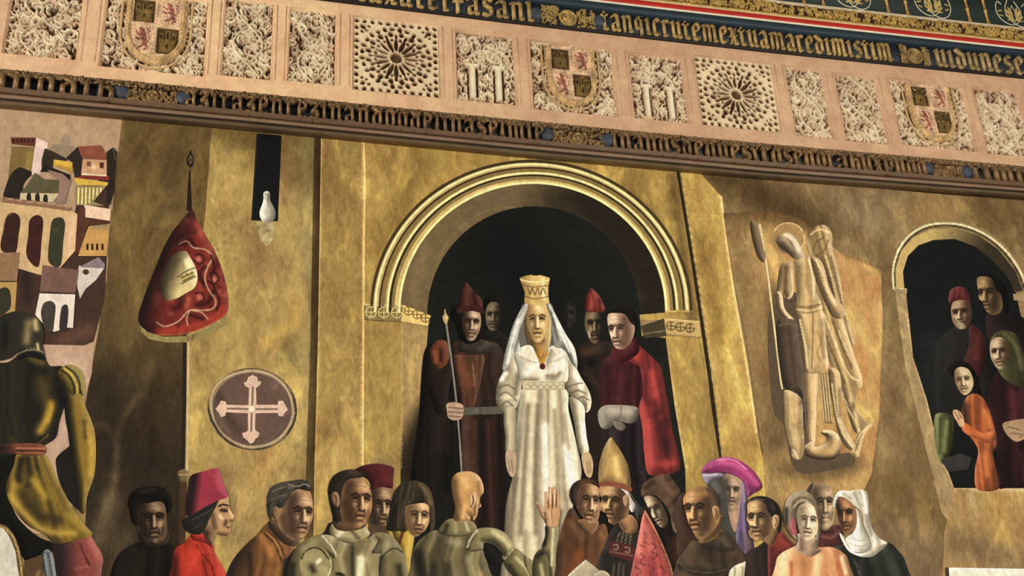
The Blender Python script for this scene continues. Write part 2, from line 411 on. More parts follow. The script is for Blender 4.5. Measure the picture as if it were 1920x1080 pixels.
# ------------------------------------------------------------------ the painted wall: masonry, arches, town
paint('''
T mural_ground | mural | ochre and brown painted masonry ground of the wall painting below the carved frieze
M stone
S masonry p 8 #98805a : -220,182 0,200 480,246 960,291 1440,335 1920,378 2120,394 2120,1150 -220,1150
B #b79a5a .55 60 : 450,330 440,600 430,850
B #58452a .95 42 : 1350,330 1440,375 1540,420
B #a89070 .6 26 : 1590,380 1640,420
B #75603f .7 40 : 1660,470 1690,640 1730,860
B #a58c62 .5 22 : 1700,700 1715,760
B #b09668 .6 30 : 1600,1010 1625,900
B #5b4828 .6 60 : 1850,400 1960,420
B #6d5632 .7 50 : 1560,880 1760,960 1800,1000
B #7c6340 .5 70 : 1750,640 1780,800
B #7a6850 .6 60 : 1600,360 1700,380
B #ad8c50 .5 40 : 1730,390 1760,400
B #6c5430 .9 50 : 1450,950 1440,850
B #6e5a48 .5 60 : 1650,1010 1720,1060
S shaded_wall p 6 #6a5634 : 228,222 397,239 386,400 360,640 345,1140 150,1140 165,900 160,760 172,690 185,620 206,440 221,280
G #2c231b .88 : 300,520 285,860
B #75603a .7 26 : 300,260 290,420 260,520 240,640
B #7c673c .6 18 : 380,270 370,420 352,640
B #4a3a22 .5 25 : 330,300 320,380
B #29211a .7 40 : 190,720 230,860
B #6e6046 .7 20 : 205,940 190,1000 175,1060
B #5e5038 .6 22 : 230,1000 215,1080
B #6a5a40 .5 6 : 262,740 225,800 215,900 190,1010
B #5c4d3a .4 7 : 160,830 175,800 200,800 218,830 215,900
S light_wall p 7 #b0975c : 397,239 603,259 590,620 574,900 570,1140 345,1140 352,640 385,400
G #b39a64 .5 : 400,520 560,520
G #5a4626 .6 : 400,300 430,250
B #c0a564 .6 16 : 440,300 425,390
B #8a6a48 .7 22 : 470,440 500,520
B #8a6a48 .6 14 : 540,300 530,380
B #c9ab5e .7 14 : 560,560 550,610 500,640
B #d0b269 .5 18 : 520,840 480,900
B #7f6f44 .6 16 : 540,640 550,690
B #8c7250 .6 30 : 420,890 440,1000
B #bda26a .5 14 : 440,420 405,470
L #7d6a44 .5 1 : 500,385 395,480
G #8d8258 .7 : 556,620 590,620
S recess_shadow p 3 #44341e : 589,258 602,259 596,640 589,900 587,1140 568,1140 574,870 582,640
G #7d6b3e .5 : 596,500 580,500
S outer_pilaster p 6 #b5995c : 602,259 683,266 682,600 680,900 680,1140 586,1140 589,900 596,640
G #7c6436 .35 : 640,900 640,600
B #c2a668 .6 14 : 660,720 655,800
B #d6b978 .5 10 : 640,830 620,880
B #7c6438 .6 3 : 655,715 662,730 655,745 660,760
B #8f7440 .6 16 : 630,340 650,360
B #e8cf90 .9 2.5 : 682,266 684,350 682,600 681,900
B #d2b878 .5 2 : 602,262 596,640 589,900
S spandrel p 7 #b39756 : 683,266 960,291 1275,321 1290,400 1330,640 1330,760 1240,760 1240,600 700,600 700,1140 681,1140 682,600
B #8a6f3a .6 26 : 800,300 760,380 720,460
B #c4a85c .5 20 : 850,320 810,345
B #7c6334 .7 26 : 1180,350 1220,430 1240,500
B #bfa25e .6 18 : 1140,320 1150,350 1215,470
B #6f5832 .8 12 : 1262,330 1275,440 1300,600
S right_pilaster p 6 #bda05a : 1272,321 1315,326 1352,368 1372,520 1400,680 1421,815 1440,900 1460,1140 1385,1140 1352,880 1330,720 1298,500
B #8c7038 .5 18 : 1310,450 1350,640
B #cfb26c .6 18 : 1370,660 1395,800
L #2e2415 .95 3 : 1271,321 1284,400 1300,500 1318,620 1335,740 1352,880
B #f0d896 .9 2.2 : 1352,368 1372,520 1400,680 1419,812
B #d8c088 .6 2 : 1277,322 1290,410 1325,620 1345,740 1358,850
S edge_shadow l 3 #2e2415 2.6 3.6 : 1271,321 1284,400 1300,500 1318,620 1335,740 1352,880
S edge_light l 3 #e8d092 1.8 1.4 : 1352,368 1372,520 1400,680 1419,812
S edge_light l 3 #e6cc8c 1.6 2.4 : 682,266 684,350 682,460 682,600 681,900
S edge_light l 3 #c8ae70 1 .8 : 603,259 597,640 590,900
S lit_slab p 6 #c29e66 : 1356,400 1440,395 1500,410 1575,474 1652,506 1655,600 1648,780 1634,890 1600,960 1440,990 1430,850 1400,640 1370,500
B #967c52 .95 40 : 1380,400 1400,640 1440,860 1450,1000
B #6e5636 .95 26 : 1350,395 1440,395 1530,425
B #5b4a34 .8 26 : 1455,560 1462,700 1458,820
B #cfae6c .5 24 : 1600,560 1620,680 1610,800
B #806840 .9 30 : 1440,990 1540,975 1620,960
B #6b563a .8 20 : 1480,880 1540,890 1600,870
L #8b7040 .6 1.5 : 1576,475 1652,507
''')

# ---- arches, capitals, cross roundel, slot window
def arcpts(cx, cy, rx, ry, a0, a1, n=40, rot=0):
    r = math.radians(rot); o = []
    for i in range(n + 1):
        a = math.radians(a0 + (a1 - a0) * i / n); x, y = rx * math.cos(a), -ry * math.sin(a)
        o.append('%.1f,%.1f' % (cx + x * math.cos(r) - y * math.sin(r), cy + x * math.sin(r) + y * math.cos(r)))
    return o
def ringp(c0, c1, a0=180, a1=0, rot=0):
    return ' '.join(arcpts(*c0, a0, a1, rot=rot) + arcpts(*c1, a1, a0, rot=rot))
R1 = (996, 586, 297, 281); R2 = (997, 585, 286, 272); R3 = (998, 585, 270, 260); R4 = (999, 586, 248, 241); R5 = (1000, 590, 199, 203)
paint('''
T main_arch | arch | tall round painted arch with triple mouldings framing the woman in white
M dark
S opening p 8 #1d1e1c : %s 1203,630 1251,634 1266,760 1288,885 1300,1140 770,1140 780,900 790,760 803,600
B #101112 .7 90 : 950,480 1000,560
B #2a2520 .6 40 : 1240,700 1280,860
B #100f10 .8 30 : 820,700 830,860
S soffit p 4 #77603c : %s
G #2a2219 1.0 : 960,350 1110,440
B #2a231b .98 55 : 1100,380 1180,450 1225,560 1230,640
B #3c3222 .7 12 : 1030,370 1090,410 1150,480 1200,560
B #8c7048 .7 12 : 800,470 780,520 775,560
B #6e5a42 .6 14 : 880,400 940,365
L #8a744a .6 1.2 : 806,560 812,520 830,470 870,420 920,394 980,387
L #463820 .6 1.2 : 980,387 1060,402 1120,440 1160,490 1190,560
M paint
S inner_moulding p 3 #c2a25e : %s
B #e2c684 .6 4 : 742,570 750,500 800,420 870,365 960,345
S middle_moulding p 3 #b3924f : %s
S outer_moulding p 3 #b8985a : %s
'''% (' '.join(arcpts(*R5, 180, 0)), ringp(R4, R5), ringp(R3, R4), ringp(R2, R3), ringp(R1, R2)) + '''
M stone
S jamb_face p 6 #ac9254 : 683,602 752,603 751,900 751,1140 681,1140
B #8c7858 .6 20 : 715,870 720,900
S jamb_reveal p 5 #ad9260 : 752,603 803,612 796,700 785,900 770,1140 750,1140 751,900
G #2a2118 .9 : 768,760 800,780
B #1e1914 .8 20 : 800,780 780,880
L #d8bf80 .7 1 : 752,606 752,880
S right_jamb p 6 #b39756 : 1248,632 1312,636 1330,740 1352,880 1360,1140 1290,1140 1285,880 1265,760
L #e0c888 .8 1.6 : 1250,634 1266,760 1287,880
G #7c6238 .6 : 1300,760 1350,760
M paint
S capital p 2 #8c7644 : 682,570 757,572 752,604 683,600
L #dcc88c .8 1.4 : 683,571 757,573
L #4a3a20 .8 1 : 683,600 753,604
S capital_side p 2 #d2b468 : 757,572 808,592 802,613 752,603
L #5a4424 .8 1 : 753,604 802,613
S capital p 2 #b8985a : 1245,597 1312,602 1314,634 1250,630
L #6a5430 .8 1 : 1250,628 1313,633
L #e0c890 .7 1 : 1246,598 1312,603
S capital_side p 2 #4a3e28 : 1202,611 1245,597 1250,630 1209,634
L #8a7850 .8 1 : 1206,626 1250,620
''')
# mouldings get their painted rolls
paint('''
T arch_roll | arch | thin shadow lines painted along the mouldings of the main arch
M paint
''' + ''.join('S roll l 2 %s %s : %s\n' % (c, w_, ' '.join(arcpts(996 + dx, 586, rx, ry, 180, 1)[::2])) for c, w_, dx, rx, ry in
 [('#4a3a1e', 2.6, 0, 300, 284), ('#e6cd90', 2.2, 0, 293, 278), ('#3c2e18', 1.6, 1, 286, 271.5), ('#8a6f3c', 3.0, 1, 280, 267), ('#e4ca8c', 2.2, 2, 272, 261.5), ('#3a2c17', 1.8, 2, 267, 257), ('#8d7440', 2.6, 2, 262, 253), ('#e8cf8e', 2.4, 3, 251, 243.5)]))
def rings(cap, x0, y0, dx, dy, n, r, c):
    return ''.join('S rosette l 1.2 %s 1 : %s\n' % (c, ' '.join('%.1f,%.1f' % (x0 + dx * i + r * math.cos(a * .785), y0 + dy * i + r * math.sin(a * .785)) for a in range(8))) +
                   'SS cross_bar l 1.2 %s .9 : %.1f,%.1f %.1f,%.1f\n' % (c, x0 + dx * i - r, y0 + dy * i, x0 + dx * i + r, y0 + dy * i) +
                   'SS cross_bar l 1.2 %s .9 : %.1f,%.1f %.1f,%.1f\n' % (c, x0 + dx * i, y0 + dy * i - r, x0 + dx * i, y0 + dy * i + r) for i in range(n))
paint('T capital_ornament | ornament | pale ring and cross rosettes on the left capital of the main arch\n' + rings(0, 696, 585, 24, .6, 3, 10, '#c9b070') + rings(0, 766, 583, 16, 6.5, 3, 8, '#8a6a30'))
paint('T capital_ornament | ornament | brown ring rosettes on the right capital of the main arch\n' + rings(0, 1258, 611, 18, 2, 3, 8, '#6e5430'))

W1 = (1795, 556, 124, 141); 
paint('''
T side_arch | arch | smaller painted arch opening at the right with onlookers inside
M dark
S opening p 7 #17191b : 1693,545 1692,510 1702,480 1722,460 1750,450 1790,448 1830,462 1865,490 1890,520 1905,550 1925,640 2060,780 2060,915 1789,915 1765,860 1740,760 1712,670 1700,600
N #3a4048 .5 26 3 7
B #2a2a2c .6 30 : 1750,640 1760,760
M paint
S arch_soffit p 3 #b89a5c : 1680,545 1679,505 1690,470 1712,445 1745,430 1790,428 1835,442 1872,468 1905,510 1918,545 1905,548 1888,518 1862,490 1830,463 1790,448 1750,450 1722,460 1702,480 1693,510 1696,545
G #3a2e20 1 : 1750,430 1850,470
S outer_moulding p 2.4 #8c7448 : 1671,542 1671,500 1684,460 1710,430 1745,414 1795,413 1845,429 1885,458 1915,498 1935,545 1918,545 1905,510 1872,468 1835,442 1790,428 1745,430 1712,445 1690,470 1679,505 1681,545
L #e0cda0 .95 1.6 : 1676,543 1675,503 1687,465 1711,437 1746,421 1794,420 1841,436 1880,464 1910,503 1928,545
L #2c2216 .9 1.4 : 1679,543 1678,504 1690,468 1713,441 1746,425 1792,424 1838,439 1876,467 1906,506 1922,545
L #2c2216 .9 1.4 : 1670,543 1670,500 1683,459 1709,429 1745,412 1795,411 1846,427 1887,456 1917,496 1937,545
S impost p 2.4 #9a835c : 1676,538 1701,541 1700,551 1678,548
L #d2be90 .8 1 : 1677,539 1700,542
S impost p 2.4 #9a835c : 1899,551 1960,553 1960,566 1901,563
M stone
S broken_jamb p 4 #a89068 : 1679,549 1699,551 1712,670 1738,750 1764,858 1778,885 1789,915 1792,1000 1765,960 1745,880 1720,780 1696,680 1685,600
L #d8c498 .8 1.8 : 1703,600 1714,668 1739,752 1765,858 1779,885 1788,912
N #c4ae80 .6 8 5 4
S sill_wall p 7 #b09260 : 1789,915 2060,918 2060,1140 1765,1140 1770,1000
B #bc9a5a .7 30 : 1870,940 1880,1000
B #75604a .7 30 : 1800,1020 1920,1060
B #c4b08a .7 4 : 1818,925 1832,965
L #e0caa0 .8 1.4 : 1789,916 1960,918
M paint
T white_block | block | pale whitewashed block at the bottom right corner of the painting
S block p 5 #d9d2bf : 1778,1064 2060,1069 2060,1140 1782,1140
N #b8ae96 .6 14 9 8
L #fff8e4 .8 1.5 : 1776,1065 1930,1068
S block_shadow p 3 #4a3e34 : 1772,1064 1779,1064 1783,1140 1776,1140
T slot_window | window | narrow black slot window with a white dove perched at its foot
S opening p 5 #0e1114 : 481,250 528,254 521,415 471,413
L #5e5232 .5 1 : 482,250 472,412
S splash p 3 #aa9260 : 480,415 518,417 516,440 510,455 500,462 490,452 483,432
N #d8ccb0 .45 22 2 6
N #5e4c30 .7 14 2 2
T dove | bird | white dove standing on the sill of the narrow black slot window
S body s 1.6 #b5ac98 : 494,362 500,358 506,362 507,376 514,390 517,402 514,412 505,417 494,416 488,408 487,396 492,382 494,372
I -.8 -.5 .5 14
B #eae4d4 .8 4 : 494,380 490,396 495,406
B #7c7668 .6 4 : 512,396 512,410
L #2a2420 .9 .8 : 498,364
L #d8d0b8 .8 .8 : 492,362 495,365
S foot l 1.5 #b09a78 .8 : 498,416 498,421
S foot l 1.5 #b09a78 .8 : 505,417 506,422
T cross_roundel | medallion | dark brown roundel with a pale flared cross, painted left of the tall pilaster
S rim e 2.4 #8f785a : 473,767 84,77 8,0
L #332820 .9 2 : 556,775 548,800 525,830 490,842 455,842 420,822 398,790 389,755 398,725 420,703 455,691 490,691 525,706 548,735 556,775
L #c8ae88 .8 1.2 : 550,775 542,798 520,825 488,837 456,836 424,817 403,788 395,755 403,728 424,708 456,697 488,697 520,710 542,738 550,775
S disc e 2.4 #6c5145 : 473,767 74,68 8,0
N #84685a .6 12 9 4
B #4a362e .6 10 : 410,740 430,790 470,825
S cross_arm p 1.5 #c9a792 : 466,764 481,764 480,728 487,722 490,716 484,714 482,707 473,703 465,708 463,715 457,718 460,724 467,728
L #6c5145 .9 1.4 : 474,726 473,760
S cross_arm p 1.5 #c9a792 : 465,771 479,771 478,806 487,812 484,820 479,822 475,830 469,832 463,825 456,820 454,812 462,810 465,806
L #6c5145 .9 1.4 : 472,772 471,808
S cross_arm p 1.5 #c9a792 : 468,760 468,775 424,773 422,780 414,782 411,775 404,767 411,758 414,751 423,753 425,759
L #6c5145 .9 1.4 : 466,767 426,766
S cross_arm p 1.5 #c9a792 : 478,759 478,775 521,774 523,780 530,781 533,775 540,768 534,758 530,751 522,752 521,759
L #6c5145 .9 1.4 : 480,767 520,767
SS cross_boss e 1.5 #dcbfa8 : 472,767 6,6 0,0
''')

# ---- the town behind the helmeted man
paint('''
T painted_sky | sky | pale pink painted sky above the crowded little town
S sky p 7 #a58668 : -220,184 0,202 229,224 222,280 214,360 206,440 200,520 180,640 165,700 150,780 -220,780
G #b08a70 .6 : 60,600 60,700
B #b28e6e .6 30 : 60,230 180,250
S town_shade p 6 #4a3026 : -220,420 140,400 150,350 206,330 203,440 196,560 186,600 176,640 140,655 -220,660
B #2a1f1a .7 12 : 45,470 52,560
B #74503c .6 16 : 120,640 165,620
S street p 6 #b08e76 : -220,640 176,648 172,700 160,745 130,1000 -220,1000
B #c4a48c .6 14 : 120,680 150,690
T crenellated_tower | tower | square painted tower with a red brown crenellated top at the upper left
S tower_body p 3 #7d6234 : 22,274 66,276 60,330 14,345
B #a5823c .7 6 : 56,290 52,320
S tower_side p 3 #c0a49a : 66,268 88,272 84,300 76,325 58,328 62,300
S parapet p 2 #6a3628 : 19,256 68,257 66,275 22,270
L #b8957a .8 .8 : 19,256 68,257
%s
S parapet_side p 2 #c9aea0 : 68,257 90,268 88,281 66,274
T distant_turret | tower | small tan painted turret alone against the pink sky
S turret p 2.5 #97806a : 115,258 119,253 127,252 132,258 132,278 112,280
S slope p 3 #8f7a62 : 90,283 100,270 140,274 150,284 132,300 105,298
T painted_house | house | painted house with a yellow gable below a dark roof, right of the crenellated tower
S roof p 3 #3a2f24 : 84,278 96,282 128,299 120,304 100,300 98,322 78,318 78,300
S gable p 2.4 #c29a34 : 101,299 136,304 135,324 124,318 100,311
B #8a6524 .6 4 : 105,312 130,318
T painted_house | house | painted house with a terracotta roof and two small dark windows
S gable_shadow p 3 #33261d : 124,296 146,275 155,298 152,330 140,334 136,305
S roof p 3 #8c4836 : 146,275 190,272 205,300 154,297
B #a45c46 .6 6 : 170,285
S wall p 3 #b98a66 : 155,299 206,301 205,331 152,328
B #e0c0a0 .7 5 : 176,313
L #f0dcc4 .8 1.2 : 153,327 204,330
SS window p 2 #5c2e22 : 187,304 195,305 194,316 187,315
SS window p 2 #7a4a36 : 163,303 171,303 170,312 163,311
T painted_house | house | dark gabled painted house half hidden at the edge of the town
S roof p 3 #30261c : 200,285 212,276 220,285 214,360 206,385 200,376
L #8a7a5a .5 1 : 212,278 217,300
T painted_house | house | pinkish plain painted block with a dark arched roof above the green church
S roof p 2.4 #2a1d18 : 75,322 84,308 92,312 132,328 132,345 90,322
S wall p 3 #8d6d60 : 88,318 118,326 133,340 122,382 104,382 108,336
T painted_tree | tree | dark rounded painted bush below the crenellated tower
S crown s 3 #2a2219 : 10,352 20,328 35,314 50,318 60,325 45,345 38,372 8,370
T painted_church | church | little painted church with an olive roof and three dark arched windows
S roof p 3 #5d543a : 66,324 82,336 111,337 110,362 38,361 50,348
S wall p 3 #b6a47e : 38,362 110,363 100,379 37,374
SS window s 1.5 #2c2418 : 50,374 51,364 55,361 58,365 58,376
SS window s 1.5 #2c2418 : 66,375 67,365 71,362 74,366 74,377
SS window s 1.5 #2c2418 : 81,377 82,367 86,364 89,368 89,378
T arcade_building | building | tall painted building with three high dark arches under a long cornice
S wall p 4 #b8976a : 3,380 133,394 146,402 141,470 115,500 90,520 -4,492 -220,480 -220,370
B #d8b090 .7 10 : 138,410 130,470
S cornice p 3 #8a6248 : 5,369 134,388 132,396 5,378
L #c49a78 .7 1 : 6,371 130,388
S arch_window s 2.4 #3d1f18 : 2,468 6,430 12,406 22,399 33,402 38,414 35,440 28,475
B #b89468 .4 2 : 4,440 10,408 22,400
S arch_window s 2.4 #451d1a : 50,480 53,440 55,415 65,404 76,405 81,416 78,450 72,500
S arch_window s 2.4 #3a3a26 : 91,490 93,445 97,416 106,408 117,409 122,420 119,450 113,498
B #5e5c38 .5 4 : 106,430
T striped_hall | building | painted hall with a yellow striped colonnade and a yellow roof band
S roof_edge p 2.4 #8c2f26 : 152,329 206,331 203,338 140,334
S roof p 3 #c49c38 : 139,333 203,342 201,348 144,347
S wall p 3 #8e7d52 : 143,349 200,348 176,378 196,386 142,385
%s
S lower_wall p 3 #cfae94 : 158,384 208,392 206,414 159,407
S eave_shadow p 3 #5e3426 : 146,388 160,389 160,408 206,414 204,424 165,422 150,470 140,480
T orange_building | building | orange painted block with a row of four tiny dark windows
S wall p 3 #b98a4a : 166,424 206,420 200,480 146,480
B #8a7a5e .8 6 : 175,425 200,424
%s
T round_window_house | house | white painted gabled house with one round dark window
S wall p 3 #b8aca2 : 148,498 196,502 180,525 160,542 150,560 143,530
S roof p 3 #84757a : 150,500 185,482 197,495 196,502
SS window e 1.5 #463830 : 161,510 6,5 0,0
T twin_arch_house | house | painted house with a plain brown roof over a white wall with two dark arches
S roof p 3 #78554a : 80,497 146,506 142,551 74,548
L #2a1c16 .7 1.2 : 75,548 142,551
S wall p 3 #c6b7ab : 74,550 141,552 137,615 125,614 103,622 92,620 66,590
S arch_window s 2 #463d38 : 77,590 80,572 88,565 97,565 104,574 102,600 98,622 84,615
S arch_window s 2 #3a302e : 112,600 115,578 121,571 127,574 128,590 124,618 112,618
T side_house | house | painted house cut by the frame with a tan roof and one arched window
S roof p 3 #8d684a : -220,482 38,473 32,527 -220,524
S wall p 3 #a9844a : -220,529 32,529 28,584 0,590 -220,640
L #e8d8c8 .9 1.4 : 40,480 36,540 30,585
S arch_window s 2 #333424 : -6,590 -4,550 4,540 14,540 20,552 18,580
''' % (''.join('SS merlon_gap p 1.5 #2e1812 : %d,260 %d,260 %d,267 %d,267\n' % (x, x + 3, x + 3, x) for x in range(24, 66, 7)),
       ''.join('SS column p 1.5 #d8bc72 : %d,352 %d,352 %d,%d %d,%d\n' % (x, x + 3, x + 2, 383 - max(0, x - 165), x - 1, 383 - max(0, x - 165)) for x in range(146, 190, 7)),
       ''.join('SS window p 1.5 #3a2014 : %d,457 %d,457 %d,469 %d,469\n' % (x, x + 4, x + 4, x) for x in (162, 171, 180, 190))))
# ------------------------------------------------------------------ people painted in and around the arch
paint('''
T person | person | dim half-hidden face in shadow between the crown and the right red pointed hat
M dark
V face 1067 590 13 24 0 -.1 #2e2a26 #161514 #4a433a 1
B #1c1c1b .6 8 : 1056,570 1078,568
T person | person | shadowed bareheaded onlooker just behind the mace bearer's shoulder
M dark
S hair s 2 #15120f : 905,582 908,560 925,550 940,560 944,590 940,610 908,615
S coat s 4 #1f1b18 : 905,625 925,618 950,630 960,660 955,700 900,700
V face 925 593 15 27 2 -.1 #75654a #231c16 #a08a66 -1
T person | person | mace bearer in a dark red pointed hat left of the woman in white
M dark
S cloak s 5 #191614 : 797,655 815,640 850,640 860,700 855,800 850,900 780,1000 770,900 785,780 790,700
K #0a0909 #38261f .6 7 5 : 800,650 780,1000 850,650 860,1000
B #3a2822 .6 14 : 830,760 825,840
S skirt p 4 #38251e : 866,775 942,775 948,900 950,1000 868,1000 862,900
K #150e0b #6b4436 .7 7 3 : 868,775 868,1000 942,775 950,1000
B #5a3428 .7 6 : 890,790 888,990
B #5a3428 .7 5 : 915,790 922,990
B #1c1411 .7 5 : 903,790 905,990
B #1c1411 .7 5 : 935,790 938,990
S tunic s 3.5 #3c2921 : 848,645 880,640 925,640 945,665 950,710 945,770 868,770 858,720 845,690
K #1c120e #5c3c2c .6 8 5 : 850,650 862,770 940,650 945,770
S vest s 3 #683c28 : 856,664 905,663 904,700 890,760 872,768 862,740 852,690
K #3a2016 #8c5034 .5 7 3 : 856,664 870,768 905,664 895,768
B #8c4c30 .6 10 : 868,690 880,720
L #c08a68 .6 .9 : 886,680 888,700 890,722
L #241812 .8 1.4 : 856,664 905,663
S sleeve s 3 #2a1d18 : 806,650 838,645 848,690 842,730 838,770 820,775 806,740 798,700
S puffed_sleeve s 2.2 #77391f : 808,652 822,638 838,642 842,668 836,684 822,692 810,680 806,665
B #a8552c .7 5 : 815,660 818,678
B #2f1a12 .9 3.5 : 826,655 827,675
S collar s 3 #3b332c : 862,640 885,632 915,640 935,650 920,660 890,663 862,658
B #5c5348 .6 5 : 915,645 900,655
S hood s 2.4 #14110f : 845,590 850,570 870,575 905,575 910,600 905,632 880,645 862,635 855,612
V face 884 607 18 32 3 .12 #b28a68 #34221a #e6c6a4 1 .9
S hat s 2.4 #542620 : 862,583 862,556 868,536 874,529 884,540 898,555 905,566 903,584 885,580
B #703428 .7 4 : 874,545 876,572
B #34140f .8 4 : 888,548 893,575
SS hat_brim s 2 #47201b : 858,577 880,573 905,576 907,588 885,583 860,587
S belt p 2 #5f5a4e : 868,764 942,762 943,776 868,778
B #7c6a50 .7 4 : 890,770 898,770
L #2a2622 .8 .8 : 900,763 900,777
S mace l 2 #8e8678 2.2 1.6 : 836,604 848,690 856,760 862,830 866,890
L #3a342e .8 .8 : 834,604 846,690 854,760 860,830
SS mace_head s 1.4 #b79a5c : 832,603 830,594 833,588 833,581 835,580 837,588 841,594 840,602 837,608
B #efe0b0 .9 2 : 837,596
S hand s 1.5 #b48e72 : 837,758 848,754 862,756 869,762 869,776 864,786 850,788 840,782 838,770
L #4a2e22 .8 .7 : 841,764 868,766
L #4a2e22 .8 .7 : 841,772 868,774
L #4a2e22 .8 .7 : 842,780 866,782
B #dcb898 .6 2.5 : 856,760 865,762
T person | person | shadow-faced man in a red pointed hat between white gown and red robe
M dark
S coat s 4 #2c201c : 1086,650 1110,640 1150,645 1160,700 1150,800 1135,900 1098,900 1085,780 1100,740 1080,680
B #5a4030 .7 9 : 1095,660 1120,655
B #0f0d0c .8 8 : 1108,680
B #4a3830 .5 8 : 1098,700 1120,720
V face 1114 610 18 34 -2 .1 #6e563f #1e1916 #b4936c -1 .9
L #d8b890 .8 1.6 : 1104,622 1106,632
S hat s 2 #8e2f27 : 1097,583 1098,560 1104,546 1108,541 1118,548 1128,562 1133,582 1115,585
B #b5483a .8 5 : 1110,555 1108,578
B #501c18 .7 3.5 : 1124,562 1126,580
L #5a1e18 .7 .9 : 1109,545 1116,582
T person | person | bareheaded man in a red robe and grey gloves right of the woman in white
M dark
S lower_gown p 4 #2f2226 : 1128,790 1206,780 1216,886 1200,930 1125,930
K #120d10 #4e3a46 .7 8 5 : 1130,790 1125,930 1206,790 1214,930
B #4a3640 .6 6 : 1150,810 1155,900
B #171214 .7 6 : 1185,800 1190,900
S inner_gown s 4 #4a1d22 : 1132,675 1165,665 1205,690 1206,730 1200,775 1165,765 1130,770 1122,720
K #230d10 #7c3034 .7 9 6 : 1135,675 1125,770 1205,675 1204,770
B #6a2a2c .6 6 : 1165,700 1160,760
B #2c1216 .6 7 : 1140,690 1140,760
M paint
S robe s 3.5 #a2322f : 1160,662 1190,640 1200,648 1225,672 1240,690 1248,730 1255,770 1262,810 1272,850 1276,876 1262,888 1235,893 1214,886 1208,850 1204,800 1198,765 1205,735 1200,690 1185,680
K #571519 #d04a42 .65 8 3 : 1190,650 1212,890 1235,650 1276,890
B #4a1519 .9 10 : 1250,790 1240,800 1250,840
B #5c1a1d .8 6 : 1212,700 1208,740 1215,755
B #581a1c .9 8 : 1236,770 1230,778
B #c9463f .8 8 : 1222,700 1228,740
B #cc4a44 .8 8 : 1214,790 1222,870
B #c2433f .7 7 : 1240,870 1262,868
B #3c1216 .8 6 : 1246,830 1250,855
B #651c20 .7 5 : 1205,690 1180,672
B #c9463f .5 5 : 1175,672 1200,660
M dark
S collar s 2.5 #5a1d1f : 1150,652 1170,655 1187,632 1196,640 1198,660 1180,675 1160,680 1146,668
M paint
S glove s 2.4 #8d8171 : 1121,775 1130,762 1150,759 1190,762 1198,772 1194,788 1180,794 1160,790 1152,796 1140,804 1126,800
B #bcae9a .7 7 : 1145,770 1180,772
L #4a4038 .7 .8 : 1165,762 1163,780 1152,790
S glove s 2.4 #776a5c : 1150,790 1165,792 1174,800 1168,808 1155,803
M dark
S hair s 2 #1b1613 : 1137,592 1142,578 1160,573 1182,577 1193,592 1195,612 1190,632 1184,640 1182,612 1172,594 1150,588
M paint
S face s 1.35 #c29c80 : 1140,590 1155,587 1172,590 1182,605 1190,612 1188,630 1180,646 1166,655 1154,652 1148,642 1144,628 1140,612
FF 1159 620 22 36 -4 -.45 #6c4a3a #ecd0b4 -1
B #8a5f4c .7 4 : 1182,640 1176,650
B #a07860 .9 3 : 1186,620
''')
